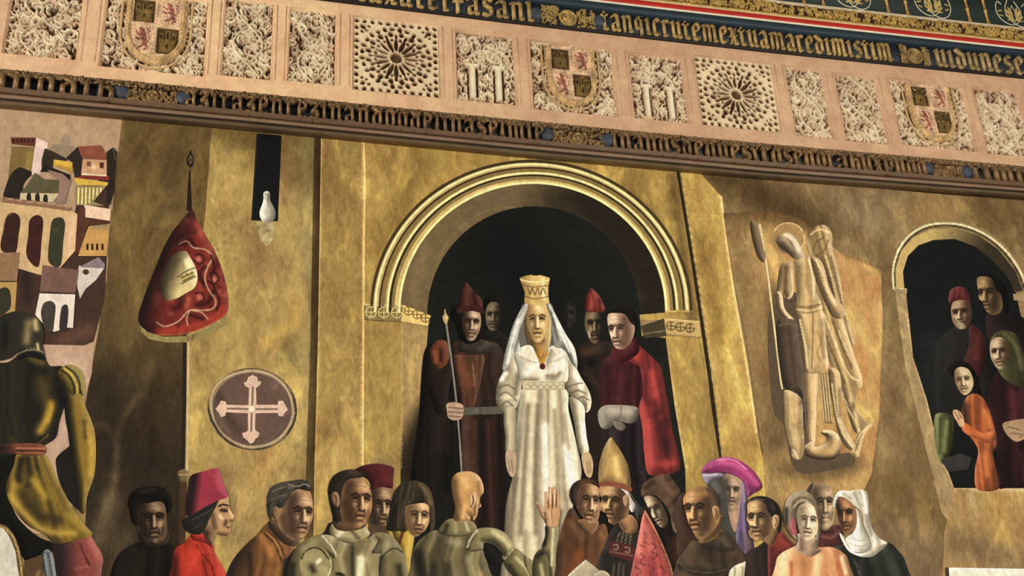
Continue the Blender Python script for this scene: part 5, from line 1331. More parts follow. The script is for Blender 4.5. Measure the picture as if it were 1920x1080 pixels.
paint('''
T person | person | tonsured monk in a rust brown habit looking left beside the tall gold mitre
M paint
S habit s 3 #6c4226 : 1038,1140 1042,1060 1050,1005 1060,970 1072,952 1084,968 1100,995 1120,985 1136,985 1140,1020 1124,1060 1108,1140
K #38200f #9a5c34 .6 9 3 : 1060,970 1040,1140 1130,980 1120,1140
B #a04e26 .7 12 : 1085,1040 1075,1075
B #8a5c38 .6 7 : 1070,980 1090,1010
B #3c2618 .8 6 : 1050,1020 1046,1080
B #a36c40 .6 5 : 1126,1000 1130,1010
S neck s 2 #8a603c : 1082,975 1120,975 1118,995 1104,1002 1090,992
S face s 1.35 #a87c54 : 1074,912 1090,900 1108,900 1121,912 1124,935 1125,955 1121,975 1110,982 1096,974 1084,958 1076,935
FF 1104 942 23 42 6 .35 #5a3c26 #e8c094 1
S hair s 2 #3c261a : 1068,930 1070,915 1080,903 1098,897 1116,902 1121,912 1104,906 1088,912 1082,930 1082,948 1074,945
B #8c5234 .6 6 : 1092,905 1105,905
T person | person | hooded old monk with a wrinkled face just right of the gold mitre
M dark
S habit s 3.5 #2b211c : 1196,960 1215,950 1245,960 1275,985 1285,1040 1280,1140 1240,1140 1215,1040
K #120d0a #4a3428 .6 8 3 : 1200,960 1220,1140 1270,960 1285,1140
B #5c2c24 .6 8 : 1262,1015 1268,1050
B #171210 .7 9 : 1235,1010 1245,1060
M paint
S hood s 2.4 #5c3f2c : 1202,925 1206,908 1222,896 1250,888 1262,900 1277,924 1272,945 1275,975 1272,1000 1262,992 1255,960 1240,938 1225,928 1208,932
K #2c1c12 #86644a .6 6 4 : 1204,925 1240,930 1250,890 1278,950
B #7c583e .7 6 : 1240,900 1258,925
B #2c1c14 .7 5 : 1210,915 1225,905
L #a08468 .7 1 : 1222,928 1244,946 1258,975 1268,1002
S face s 1.35 #b49878 : 1208,932 1222,930 1236,938 1246,955 1252,975 1248,988 1238,988 1226,974 1218,958 1212,945
FF 1229 958 20 34 -24 -.4 #4a3626 #ead6b4 -1
B #2a2018 .8 6 : 1252,985 1240,996
T person | person | mitred bishop with a lined face wearing a coral patterned cope
S vestment s 3 #352824 : 1106,1140 1116,1070 1132,1025 1148,990 1168,980 1190,990 1206,1005 1200,1060 1190,1140
K #15100e #54443a .6 9 3 : 1140,990 1110,1140 1200,990 1195,1140
B #1c1614 .7 8 : 1135,1040 1130,1090
L #8a7c60 .8 1 : 1162,998 1156,1016
L #8a7c60 .8 1 : 1169,998 1164,1018
L #8a7c60 .8 1 : 1176,1000 1172,1020
L #8a7c60 .8 1 : 1183,1002 1180,1022
L #8a7c60 .6 1.2 : 1152,1056 1148,1090
L #8a7c60 .6 1.2 : 1161,1056 1158,1090
L #8a7c60 .6 1.2 : 1170,1058 1168,1090
SS embroidered_band s 2 #5c2426 : 1144,1016 1165,1018 1188,1026 1186,1052 1164,1046 1142,1038
L #c8b48c .7 .8 : 1150,1022 1158,1022 1158,1030 1150,1030
L #c8b48c .7 .8 : 1172,1026 1180,1028 1179,1036 1172,1034
L #c8b48c .5 .8 : 1144,1034 1186,1042
S neck s 2 #a8764c : 1160,974 1182,965 1195,978 1196,994 1184,1001 1168,996
B #5c3c26 .8 4 : 1164,980 1172,992
L #4a3a30 .7 1 : 1162,984 1172,998 1186,1001 1196,992
S cope s 3 #c4544a : 1209,956 1218,970 1232,998 1248,1034 1262,1076 1270,1140 1172,1140 1182,1080 1190,1040 1198,1000 1204,970
K #90303a #ee9080 .6 7 3 : 1206,960 1180,1130 1212,960 1268,1130
B #e27c6c .6 9 : 1210,990 1220,1030
B #a03a40 .6 8 : 1195,1050 1190,1090
L #6a2030 .8 1 : 1206,998 1212,1004 1208,1014 1216,1020
L #6a2030 .8 1 : 1222,1018 1230,1026 1222,1034 1232,1040 1224,1050
L #6a2030 .8 1 : 1200,1038 1208,1044 1200,1054 1210,1060
L #6a2030 .8 1 : 1192,1064 1202,1070 1194,1080
L #6a2030 .7 1 : 1216,1060 1226,1066 1218,1076 1228,1080
L #6a2030 .7 1 : 1238,1062 1246,1070 1242,1078
L #6a2030 .6 1 : 1208,1026 1200,1022
L #d8b070 .7 1.2 : 1209,958 1232,998 1249,1034 1263,1076
S hair s 2 #c9bcb4 : 1160,918 1172,918 1186,930 1194,945 1192,956 1184,960 1176,945 1166,934
B #8a7468 .6 3 : 1176,932 1180,945
S face s 1.35 #b28658 : 1125,912 1142,908 1160,914 1172,924 1178,938 1180,955 1176,968 1164,976 1152,984 1142,980 1139,970 1134,962 1126,957 1123,950 1128,936 1124,925
FF 1149 943 25 38 4 -.5 #4c321e #e6bc84 -1
B #5c3e26 .6 6 : 1168,955 1162,970
L #5a3a22 .7 .8 : 1142,948 1152,962 1154,974
S ear s 1.3 #b0825a : 1168,932 1174,928 1179,934 1178,945 1173,950 1169,943
S lappet s 2 #433a38 : 1180,925 1190,935 1202,950 1208,960 1200,968 1196,975 1190,962 1192,948 1184,935
S mitre s 2.2 #b8924e : 1124,908 1122,885 1125,862 1133,838 1145,820 1155,832 1168,852 1178,872 1182,892 1182,912 1165,908 1145,904
G #6e5a3e .8 : 1140,870 1122,868
B #e0c078 .7 7 : 1154,860 1158,890
L #55402a .8 1.5 : 1150,822 1165,842 1176,866 1180,890 1178,908
L #8a6a3a .7 1 : 1130,846 1128,870 1129,902
B #8c6034 .7 4 : 1128,906 1160,908 1180,912
SS mitre_band s 2 #8e4c34 : 1124,904 1145,902 1168,907 1184,914 1182,922 1162,915 1142,911 1125,912
T open_book | book | open pale book held at the bottom edge before the bishop
S page p 3 #b3a488 : 1058,1086 1078,1066 1098,1049 1122,1068 1118,1078 1090,1140 1050,1140
L #e8dcc0 .7 1.2 : 1060,1084 1098,1051
G #857660 .6 : 1090,1070 1110,1100
S page s 3 #a39478 : 1112,1078 1125,1069 1142,1076 1150,1100 1150,1140 1100,1140
L #e8dcc0 .6 1 : 1116,1078 1128,1071 1142,1078
T person | person | grey-bearded man in a wide magenta turban-like hat with a lilac drape
S beard_shadow s 3 #4b4740 : 1318,890 1345,885 1366,892 1372,930 1378,980 1384,1020 1366,1010 1350,990 1340,950 1328,915
B #7c766c .6 6 : 1335,900 1345,920
S drape s 2.6 #66507a : 1388,892 1398,905 1402,930 1400,955 1404,990 1414,1020 1408,1044 1390,1040 1380,1010 1384,960 1386,920
K #3a2c48 #a890b0 .6 5 3 : 1388,895 1388,1040 1402,895 1412,1040
B #a890a8 .8 2.5 : 1394,905 1396,940
B #8c6450 .6 6 : 1402,1010 1405,1030
B #3c3040 .6 4 : 1390,1000 1394,1030
S face s 1.35 #a8866a : 1356,892 1376,890 1390,896 1391,920 1388,945 1384,975 1378,998 1370,980 1364,950 1358,920
FF 1372 922 18 32 2 .05 #5a4a3e #d6b494 1
B #c89c74 .6 5 : 1376,952 1378,975
B #4e4840 .8 6 : 1358,905 1362,940
S hat s 2.4 #a93674 : 1315,886 1320,874 1335,864 1356,857 1378,859 1398,870 1416,886 1429,908 1426,918 1412,926 1402,932 1398,915 1388,898 1366,888 1345,886 1328,890
B #d85c94 .75 5 : 1350,866 1380,872 1405,890 1420,908
B #5c1e40 .8 5 : 1325,884 1320,888
B #7c2c60 .8 5 : 1405,912 1412,920
L #f0a0c0 .7 1 : 1345,862 1375,862 1400,880
L #4a1834 .7 1 : 1345,885 1368,889 1390,899 1398,914
S hat_lining s 2 #8a8090 : 1316,889 1330,888 1350,887 1358,893 1340,898 1326,908
L #e0d8e0 .6 1 : 1320,892 1345,890
T person | person | balding friar in a brown hooded habit with one cream sleeve
S hood_back s 3 #4a2f22 : 1268,985 1266,950 1274,930 1286,925 1290,960 1300,1000 1310,1020 1285,1050 1270,1040
S habit s 3 #4b3828 : 1262,1140 1266,1062 1278,1038 1298,1014 1318,1018 1340,1010 1358,994 1372,1008 1392,1032 1408,1060 1418,1140
K #241910 #725a40 .6 8 3 : 1300,1014 1262,1140 1365,1000 1418,1140
B #6c563e .7 7 : 1355,1010 1375,1035
B #2a1e15 .8 4 : 1318,1022 1345,1030 1375,1030
B #241a13 .7 6 : 1275,1062 1310,1074 1350,1072
B #665038 .6 8 : 1310,1050 1330,1062
L #8a7658 .5 1 : 1270,1052 1290,1068 1330,1074 1360,1068
S sleeve s 2.6 #cbbf9c : 1362,1140 1366,1080 1374,1064 1390,1056 1404,1060 1412,1140
L #7c7058 .7 1.4 : 1378,1066 1376,1100
L #7c7058 .7 1.4 : 1392,1062 1394,1100
S neck s 2 #94683f : 1300,990 1350,965 1352,985 1340,1005 1320,1016 1308,1008
S face s 1.35 #b0804e : 1281,935 1290,920 1308,913 1328,914 1342,924 1347,944 1350,960 1348,978 1338,994 1324,1006 1310,1004 1298,994 1290,980 1286,962 1282,950
FF 1306 958 28 46 -3 -.42 #4c321e #e4b47c -1
B #c89058 .6 7 : 1312,928 1322,925
L #5a3a22 .6 1 : 1316,975 1318,1000
S fringe_hair s 2 #5a4230 : 1322,914 1338,918 1348,932 1350,950 1342,952 1336,940 1330,928
S ear s 1.4 #b08052 : 1336,952 1343,948 1349,954 1348,968 1342,974 1337,966
L #4c301e .8 .9 : 1341,954 1344,962 1341,970
T person | person | dark-haired man with a thin moustache in a dark coat and red collar
S coat s 3 #2b1e1a : 1396,1140 1398,1056 1402,1036 1420,1025 1445,1022 1452,1140
K #120c0a #4c342c .6 6 3 : 1400,1030 1398,1140 1450,1030 1450,1140
B #463028 .6 5 : 1425,1040 1430,1080
S red_sleeve s 3 #8a2f26 : 1440,1012 1462,996 1480,1012 1496,1030 1490,1044 1462,1050 1452,1140 1444,1140
B #4a1c18 .8 5 : 1448,1030 1448,1080
B #b04a3c .6 4 : 1462,1010 1476,1022
S neck s 2 #8a6440 : 1436,985 1460,990 1456,1008 1446,1022 1432,1012
S face s 1.35 #b88c5c : 1401,946 1412,937 1428,936 1440,942 1446,960 1454,968 1458,985 1446,998 1434,1008 1420,1014 1408,1008 1403,998 1406,985 1400,975 1402,960
FF 1422 974 23 40 -3 -.45 #5a3e28 #eccb94 -1
L #1c120c .9 1.3 : 1404,990 1410,987 1418,991
S hair s 2 #201813 : 1402,942 1410,933 1428,930 1446,935 1460,948 1466,968 1465,990 1460,1000 1456,985 1452,972 1444,966 1438,955 1434,944 1418,938
B #5c5044 .5 3 : 1446,945 1452,955
L #b89878 .6 .8 : 1404,940 1418,936 1432,938
S ear s 1.4 #c09468 : 1449,970 1455,965 1461,970 1460,985 1454,992 1449,986
L #5a3a24 .8 .9 : 1454,970 1457,978 1453,986
T person | person | long-faced grey-bearded old man behind the woman with closed eyes
S collar s 2.4 #5f2a26 : 1532,985 1545,993 1562,985 1574,985 1582,1000 1580,1022 1560,1032 1536,1028
B #9c6458 .6 3 : 1540,1005 1560,1008 1574,996
B #2c1614 .7 4 : 1545,998 1560,996
S face s 1.35 #a98a68 : 1513,922 1520,912 1535,906 1550,907 1560,918 1563,935 1566,955 1564,975 1556,990 1545,995 1534,984 1526,962 1518,940
FF 1546 946 20 44 -2 .15 #4e3c2c #dcc298 1
B #c4a880 .7 5 : 1550,970 1552,985
B #7c5e48 .6 7 : 1535,915 1550,915
S hair s 2 #4e4036 : 1511,925 1516,912 1526,905 1520,920 1520,935 1522,950 1514,940
T person | person | nun in a white veil and wimple over a dark green habit
S habit s 3.5 #2c2f24 : 1556,1032 1580,1022 1600,1036 1640,1040 1662,1016 1684,1032 1700,1060 1716,1140 1590,1140 1578,1060
K #12140e #54584a .7 11 3 : 1580,1030 1590,1140 1680,1030 1716,1140
B #474c3a .6 7 : 1670,1040 1685,1080
B #161812 .7 7 : 1625,1060 1630,1110
B #5c4a50 .5 4 : 1612,1060 1615,1100
L #6a6c5c .6 1 : 1600,1046 1612,1076 1618,1110
S wimple s 2.2 #d9d1bd : 1598,950 1612,962 1620,990 1632,1015 1632,1032 1612,1036 1592,1030 1586,1010 1600,998 1606,975
K #a09680 #fffaf0 .5 5 3 : 1596,950 1590,1036 1615,950 1632,1036
L #9a9078 .6 1 : 1598,1008 1612,1014 1628,1010
L #9a9078 .6 1 : 1592,1018 1610,1024 1630,1020
B #8c826c .6 4 : 1622,985 1630,1008
B #f6f0e0 .6 4 : 1608,1000
S face s 1.35 #9a6840 : 1567,942 1572,932 1586,934 1600,946 1606,962 1606,984 1600,998 1590,1000 1580,990 1572,970
FF 1587 966 20 36 -6 -.3 #3e2618 #d89c68 1
B #2c1a12 .7 5 : 1570,950 1572,965
S veil s 2.2 #ddd5c2 : 1562,950 1566,930 1575,920 1592,920 1606,918 1622,920 1628,930 1630,955 1631,975 1638,995 1650,1010 1664,1019 1650,1034 1634,1044 1612,1043 1592,1034 1580,1016 1574,1000 1582,1006 1600,1034 1622,1036 1634,1026 1630,1008 1620,985 1616,962 1602,948 1586,934 1572,932 1567,948
K #8c826c #fffdf6 .6 7 3 : 1570,925 1600,1035 1625,925 1655,1030
L #8c826c .7 1.2 : 1600,924 1608,938 1618,950
L #8c826c .7 1.2 : 1612,922 1620,945 1624,975 1634,1005
B #fffaf0 .7 4 : 1620,930 1624,960
B #b8a488 .7 4 : 1650,1018 1640,1032
B #9a8e78 .7 3 : 1582,926 1594,934
T person | person | pale woman with closed eyes, a pink-lined headdress and bare shoulders in salmon light
S bodice s 3 #d0915e : 1448,1140 1454,1060 1462,1040 1482,1028 1500,1022 1530,1026 1560,1026 1580,1036 1592,1056 1602,1140
K #a85a34 #ffe0b0 .5 7 3 : 1465,1030 1450,1140 1580,1030 1600,1140
B #f2cf96 .8 9 : 1535,1045 1530,1080
B #f4cf9c .7 6 : 1470,1045 1466,1080
B #b85c34 .8 4 : 1484,1055 1484,1090
B #b85c34 .8 4 : 1572,1055 1582,1090
B #b3763f .6 6 : 1508,1050 1510,1090
B #f8dcb0 .7 4 : 1578,1045 1586,1075
S neck s 1.5 #b08f74 : 1498,1000 1532,1008 1534,1026 1540,1032 1520,1044 1500,1036 1492,1026 1496,1015
B #6a5040 .7 5 : 1502,1012 1504,1030
L #6a4a34 .6 .8 : 1500,1040 1502,1060
L #6a4a34 .6 .8 : 1533,1026 1540,1040
S headdress s 2.2 #9a8468 : 1470,975 1471,952 1477,934 1492,922 1508,920 1524,930 1534,950 1538,975 1538,1000 1532,1012 1527,975 1520,950 1505,944 1496,955 1493,985 1496,1012 1482,1000
B #2c2826 .9 5 : 1474,955 1474,980
L #5a4630 .8 1.1 : 1484,950 1492,936 1508,932 1522,942 1530,965
L #d8c4a0 .7 1.1 : 1488,952 1496,942 1508,938 1520,948
B #c44a64 .9 4 : 1486,975 1490,1000
B #7a2a34 .7 3 : 1477,985 1484,1000
L #8c4a44 .6 1.1 : 1532,950 1536,985
S face s 1.35 #cfb896 : 1494,962 1500,948 1514,943 1526,950 1532,970 1534,988 1530,1002 1522,1012 1512,1014 1502,1004 1496,986
FF 1515 978 20 36 6 .12 #7c6450 #f6e8cc 2
''')
# ------------------------------------------------------------------ wall, carved plaster frieze, lettered bands, cornice
def pline(P, d):
    """a long edge given by photo points, standing d in front of the mural: returns z(x) in the world"""
    P = np.array(P, float); w_ = UVa(P, d)
    return lambda x: np.interp(x, w_[:, 0], w_[:, 1]) + np.where(x < w_[0, 0], (x - w_[0, 0]) * (w_[1, 1] - w_[0, 1]) / (w_[1, 0] - w_[0, 0]), 0) \
        + np.where(x > w_[-1, 0], (x - w_[-1, 0]) * (w_[-1, 1] - w_[-2, 1]) / (w_[-1, 0] - w_[-2, 0]), 0)
PXL = dict(
 A=[(-200, 182), (0, 200), (480, 246), (960, 291), (1440, 335), (1920, 378), (2100, 393)],
 B=[(-200, 163), (0, 182), (480, 227), (960, 275), (1440, 320), (1920, 357), (2100, 371)],
 C=[(-200, 155), (0, 174), (480, 220), (960, 268), (1440, 313), (1920, 351), (2100, 365)],
 D=[(-200, 109), (0, 129), (480, 175), (960, 224), (1440, 270), (1920, 312), (2100, 327)],
 E=[(-200, -104), (0, -78), (640, 1), (960, 40), (1440, 94.5), (1920, 144), (2100, 162)],
 F=[(-200, -140), (0, -116), (640, -37), (960, 3), (1200, 32), (1500, 66), (1920, 107), (2100, 124)],
 G=[(-200, -168), (640, -56), (960, -16), (1200, 12), (1500, 46), (1920, 92), (2100, 111)],
 H=[(-200, -180), (640, -68), (960, -28), (1200, 0), (1500, 35), (1920, 81), (2100, 100)],
 J=[(-200, -208), (640, -95), (960, -54), (1200, -26), (1500, 10), (1920, 56), (2100, 75)],
 K=[(-200, -298), (640, -185), (960, -144), (1200, -116), (1500, -80), (1920, -34), (2100, -15)])
def LN(k, d): return pline(PXL[k], d)
def wx(px, k, d):
    P = np.array(PXL[k]); return UV(px, np.interp(px, P[:, 0], P[:, 1]), d)[0]
def band(name, lo, dlo, hi, dhi, px0, px1, m, col, parent=None, back=0.0, n=40, origin=None):
    """long moulded board: front face from edge lo (dlo in front) to edge hi (dhi in front)"""
    zl, zh = LN(*lo) if isinstance(lo, tuple) else lo, LN(*hi) if isinstance(hi, tuple) else hi
    xs = np.linspace(wx(px0, 'C', .05), wx(px1, 'C', .05), n)
    a = np.stack([xs, np.full(n, -dlo), zl(xs)], 1); b = np.stack([xs, np.full(n, -dhi), zh(xs)], 1)
    c = b.copy(); c[:, 1] = -back; e = a.copy(); e[:, 1] = -back
    co = np.vstack([a, b, c, e]); f = []
    for i in range(n - 1):
        for k in range(4):
            j = (k + 1) % 4
            f.append([k * n + i, k * n + i + 1, j * n + i + 1, j * n + i])
    f.append([0, n, 2 * n, 3 * n]); f.append([n - 1, 4 * n - 1, 3 * n - 1, 2 * n - 1])
    return mesh(name, co, f, MT[m], lin(hx(col)), parent)

# wall behind everything
bx = [(-6.5, -.02 + 0.03, -0.2), (6.5, .01, -0.2), (6.5, .01, 7.6), (-6.5, .01, 7.6)]
co = np.array([(x, .012, z) for x, z in ((-6, 0), (6, 0), (6, 7.4), (-6, 7.4))] + [(x, .3, z) for x, z in ((-6, 0), (6, 0), (6, 7.4), (-6, 7.4))])
wall = mesh('wall_back', co, [[0, 1, 2, 3], [7, 6, 5, 4], [0, 4, 5, 1], [1, 5, 6, 2], [2, 6, 7, 3], [3, 7, 4, 0]], MT['stone'], lin(hx('#93774a')))
tag(wall, 'broad ochre hall wall behind the painting and the frieze', None, None, 'structure')

# ---- carving: curls of leaf laid over one another as a height field
def curls(W_, H_, seed, n, rmin=.012, rmax=.03, res=.003, mask=None):
    rg = np.random.RandomState(seed)
    nx, nz = max(2, int(W_ / res) + 1), max(2, int(H_ / res) + 1)
    h = np.zeros((nz, nx)); xs = np.linspace(0, W_, nx); zs = np.linspace(0, H_, nz)
    def dab(x, z, r, a):
        i0, i1 = np.searchsorted(xs, (x - r, x + r)); j0, j1 = np.searchsorted(zs, (z - r, z + r))
        if i0 >= i1 or j0 >= j1: return
        d2 = ((xs[None, i0:i1] - x) ** 2 + (zs[j0:j1, None] - z) ** 2) / r ** 2
        v = a * np.sqrt(np.clip(1 - d2, 0, 1)) ** .7
        h[j0:j1, i0:i1] = np.maximum(h[j0:j1, i0:i1], v)
    for _ in range(n):
        cx, cz = rg.rand() * W_, rg.rand() * H_; R = rmin + (rmax - rmin) * rg.rand(); a0 = rg.rand() * 6.28; s = rg.choice([-1, 1])
        turn = 2.2 + 2.6 * rg.rand(); a = .55 + .45 * rg.rand(); t = (.2 + .14 * rg.rand()) * R
        for k in range(14):
            q = k / 13; rr = R * (1 - .62 * q); th = a0 + s * turn * q
            dab(cx + rr * math.cos(th), cz + rr * math.sin(th), max(t * (1.1 - .5 * q), .0033), a * (1 - .25 * q))
        if rg.rand() < .5: dab(cx, cz, R * .26, a)
    return xs, zs, h
def relief(name, x0, z0, xs, zs, h, dbase, dz, m, cfun, parent, shear=None):
    X, Z = np.meshgrid(xs, zs); nz, nx = X.shape
    zz = z0(x0 + X, Z) if callable(z0) else z0 + Z
    co = np.stack([(x0 + X).ravel(), -(dbase + dz * h).ravel(), zz.ravel()], 1)
    i = np.arange(nx * nz).reshape(nz, nx)
    f = np.stack([i[:-1, :-1].ravel(), i[:-1, 1:].ravel(), i[1:, 1:].ravel(), i[1:, :-1].ravel()], 1)
    C = cfun(X, Z, h)
    return mesh(name, co, f, MT[m], lin(C.reshape(-1, 3)), parent, smooth=True)

# ---- the plaster frieze and its thirteen carved panels
PD = .045
PANELS = [
 ('leaf', (20, -38), (160, -22), (145, 112), (5, 101), 'broad carved plaster panel of leafy scrolls at the far left'),
 ('shield', (196, -24), (397, 0), (381, 144), (188, 124), 'largest carved plaster panel with a quartered shield, left of the frieze'),
 ('leaf', (421, -8), (517, 4), (510, 151), (411, 141), 'carved leaf panel right of the largest shield panel'),
 ('leaf', (542, 12), (634, 22), (631, 161), (537, 151), 'carved leaf panel left of the left star rosette panel'),
 ('star', (664, 27), (826, 47), (826, 184), (657, 168), 'left pierced star rosette panel'),
 ('column', (852, 54), (966, 64), (971, 198), (856, 187), 'carved panel with two little columns right of the left star rosette'),
 ('shield', (993, 72), (1150, 92), (1160, 219), (998, 205), 'carved panel with a quartered shield at the middle of the frieze'),
 ('column', (1176, 97), (1279, 107), (1296, 232), (1190, 221), 'carved panel with two little columns left of the right star rosette'),
 ('star', (1300, 103), (1447, 117), (1467, 248), (1317, 236), 'right pierced star rosette panel'),
 ('leaf', (1470, 122), (1541, 130), (1567, 262), (1492, 254), 'narrow carved leaf panel right of the right star rosette'),
 ('leaf', (1561, 133), (1643, 146), (1670, 273), (1588, 262), 'carved leaf panel left of the rightmost shield panel'),
 ('shield', (1664, 146), (1806, 158), (1834, 285), (1692, 272), 'carved panel with a worn quartered shield at the right'),
 ('leaf', (1824, 160), (1912, 170), (1938, 296), (1850, 288), 'rightmost carved leaf panel of the frieze')]
rects = []
for p in PANELS:
    q = UVa(p[1:5], PD)
    rects.append((q[[0, 3], 0].mean(), q[[1, 2], 0].mean(), q[[2, 3], 1].mean(), q[[0, 1], 1].mean()))
frieze = empty('trim_1', (0, 0, UV(960, 250)[1]), kind='structure', label='pale pink plaster frieze of carved panels between two lettered bands')
zD, zE = LN('D', PD), LN('E', PD)
def fq(L, x0, x1, zb, zt, n):
    """front quads of the plaster face, with thickness"""
    base = len(L[0]); xs = np.linspace(x0, x1, n)
    for x in xs: L[0].append((x, -PD, float(zb(x)))); L[0].append((x, -PD, float(zt(x))))
    for i in range(n - 1): a = base + 2 * i; L[1].append([a, a + 2, a + 3, a + 1])
L = ([], [])
xl, xr = wx(-200, 'D', PD), wx(2095, 'D', PD)
edges = [xl] + [v for r in rects for v in (r[0], r[1])] + [xr]
for i in range(0, len(edges), 2): fq(L, edges[i], edges[i + 1], zD, zE, 8)
for (x0, x1, z0, z1) in rects:
    fq(L, x0, x1, zD, lambda x: z0, 6); fq(L, x0, x1, lambda x: z1, zE, 6)
    ins = .010; b = len(L[0])           # sloping reveals down to the carving
    for (d, k) in ((PD, 0), (PD - .012, ins * .6), (PD - .014, ins), (.0, ins * 1.25)):
        for x, z in ((x0 + k, z0 + k), (x1 - k, z0 + k), (x1 - k, z1 - k), (x0 + k, z1 - k)): L[0].append((x, -d, z))
    for s in range(3):
        for k in range(4):
            j = (k + 1) % 4; L[1].append([b + s * 4 + k, b + s * 4 + j, b + s * 4 + 4 + j, b + s * 4 + 4 + k])
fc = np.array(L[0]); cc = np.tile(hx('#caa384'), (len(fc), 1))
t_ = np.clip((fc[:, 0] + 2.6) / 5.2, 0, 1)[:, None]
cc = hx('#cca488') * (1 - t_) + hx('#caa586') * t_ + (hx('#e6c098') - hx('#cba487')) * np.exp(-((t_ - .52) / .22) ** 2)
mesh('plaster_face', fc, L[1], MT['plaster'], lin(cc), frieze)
# thin upright strips worked on the stiles between the panels
for i in range(len(rects) - 1):
    a, b = rects[i][1], rects[i + 1][0]; w_ = b - a
    if w_ < .03: continue
    zb, zt = max(rects[i][2], rects[i + 1][2]) , min(rects[i][3], rects[i + 1][3])
    for xx in (a + w_ * .18, b - w_ * .18):
        q = [(xx - .003, -PD, zb), (xx + .003, -PD, zb), (xx + .003, -PD, zt), (xx - .003, -PD, zt)]
        co = np.array(q + [(x + (.002 if k % 3 == 0 else -.002), -PD - .0035, z) for k, (x, y, z) in enumerate(q)])
        mesh('fillet', co, [[4, 5, 6, 7], [0, 1, 5, 4], [1, 2, 6, 5], [2, 3, 7, 6], [3, 0, 4, 7]], MT['plaster'], lin(hx('#cda688')), frieze)

CREAM, HOLLOW_SHADE = hx('#cbb294'), hx('#5e4430')
def cleaf(X, Z, h):  # recess shade and ridge highlights put into the carving's colour by height
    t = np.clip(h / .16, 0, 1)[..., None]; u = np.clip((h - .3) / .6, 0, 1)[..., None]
    return HOLLOW_SHADE + (hx('#b89a7c') - HOLLOW_SHADE) * t + (hx('#e8dac0') - hx('#b89a7c')) * u
def starholes(W_, H_):
    S = min(W_, H_) / 2; cx, cz = W_ / 2, H_ / 2; out = [(cx, cz, .105 * S, .105 * S, 0)]
    for k in range(16):
        a = k * math.pi / 8; c, s = math.cos(a), math.sin(a)
        out.append((cx + .37 * S * c, cz + .37 * S * s, .15 * S, .043 * S, a))
    for k in range(16):
        a = (k + .5) * math.pi / 8; c, s = math.cos(a), math.sin(a)
        out.append((cx + .50 * S * c, cz + .50 * S * s, .038 * S, .034 * S, a))
        out.append((cx + .66 * S * c, cz + .66 * S * s, .066 * S, .056 * S, a))
    for k in range(16):
        a = k * math.pi / 8; c, s = math.cos(a), math.sin(a)
        out.append((cx + .60 * S * c, cz + .60 * S * s, .05 * S, .036 * S, a))
    for k in range(28):
        a = (k + .5) * 2 * math.pi / 28; c, s = math.cos(a), math.sin(a)
        m = .80 / max(.86, max(abs(c), abs(s))) if False else .80
        out.append((cx + m * S * c * W_ / (2 * S), cz + m * S * s * H_ / (2 * S), .06 * S, .045 * S, a + (1.57 if k % 2 else 0)))
    n = 11
    for i in range(n):
        for side in range(4):
            t = (i - (n - 1) / 2) / ((n - 1) / 2) * .93
            x, z = [(t, .93), (t, -.93), (.93, t), (-.93, t)][side]
            out.append((cx + x * W_ / 2, cz + z * H_ / 2, .052 * S, .042 * S, i * .9))
    for sx in (-1, 1):
        for sz in (-1, 1):
            for (u, v, r) in ((.78, .78, .062), (.64, .8, .04), (.8, .64, .04), (.7, .68, .035)):
                out.append((cx + sx * u * W_ / 2, cz + sz * v * H_ / 2, r * S, r * S * .8, .7 * sx * sz))
    return out
CASTLE = [(.12, .08, .88, .18), (.16, .18, .84, .48), (.1, .46, .9, .56), (.12, .56, .3, .84), (.4, .56, .6, .95), (.7, .56, .88, .84)]
LION = [(.5, .8, .11), (.42, .86, .07), (.55, .7, .1), (.6, .58, .11), (.62, .46, .1), (.66, .34, .1), (.42, .64, .06), (.32, .68, .05), (.22, .74, .05), (.45, .5, .05), (.34, .48, .05), (.24, .52, .045), (.56, .26, .06), (.46, .18, .055), (.36, .14, .05),
        (.72, .24, .06), (.76, .14, .055), (.66, .08, .05), (.8, .42, .035), (.86, .52, .035), (.86, .62, .035), (.8, .72, .035), (.84, .82, .04), (.76, .86, .035)]
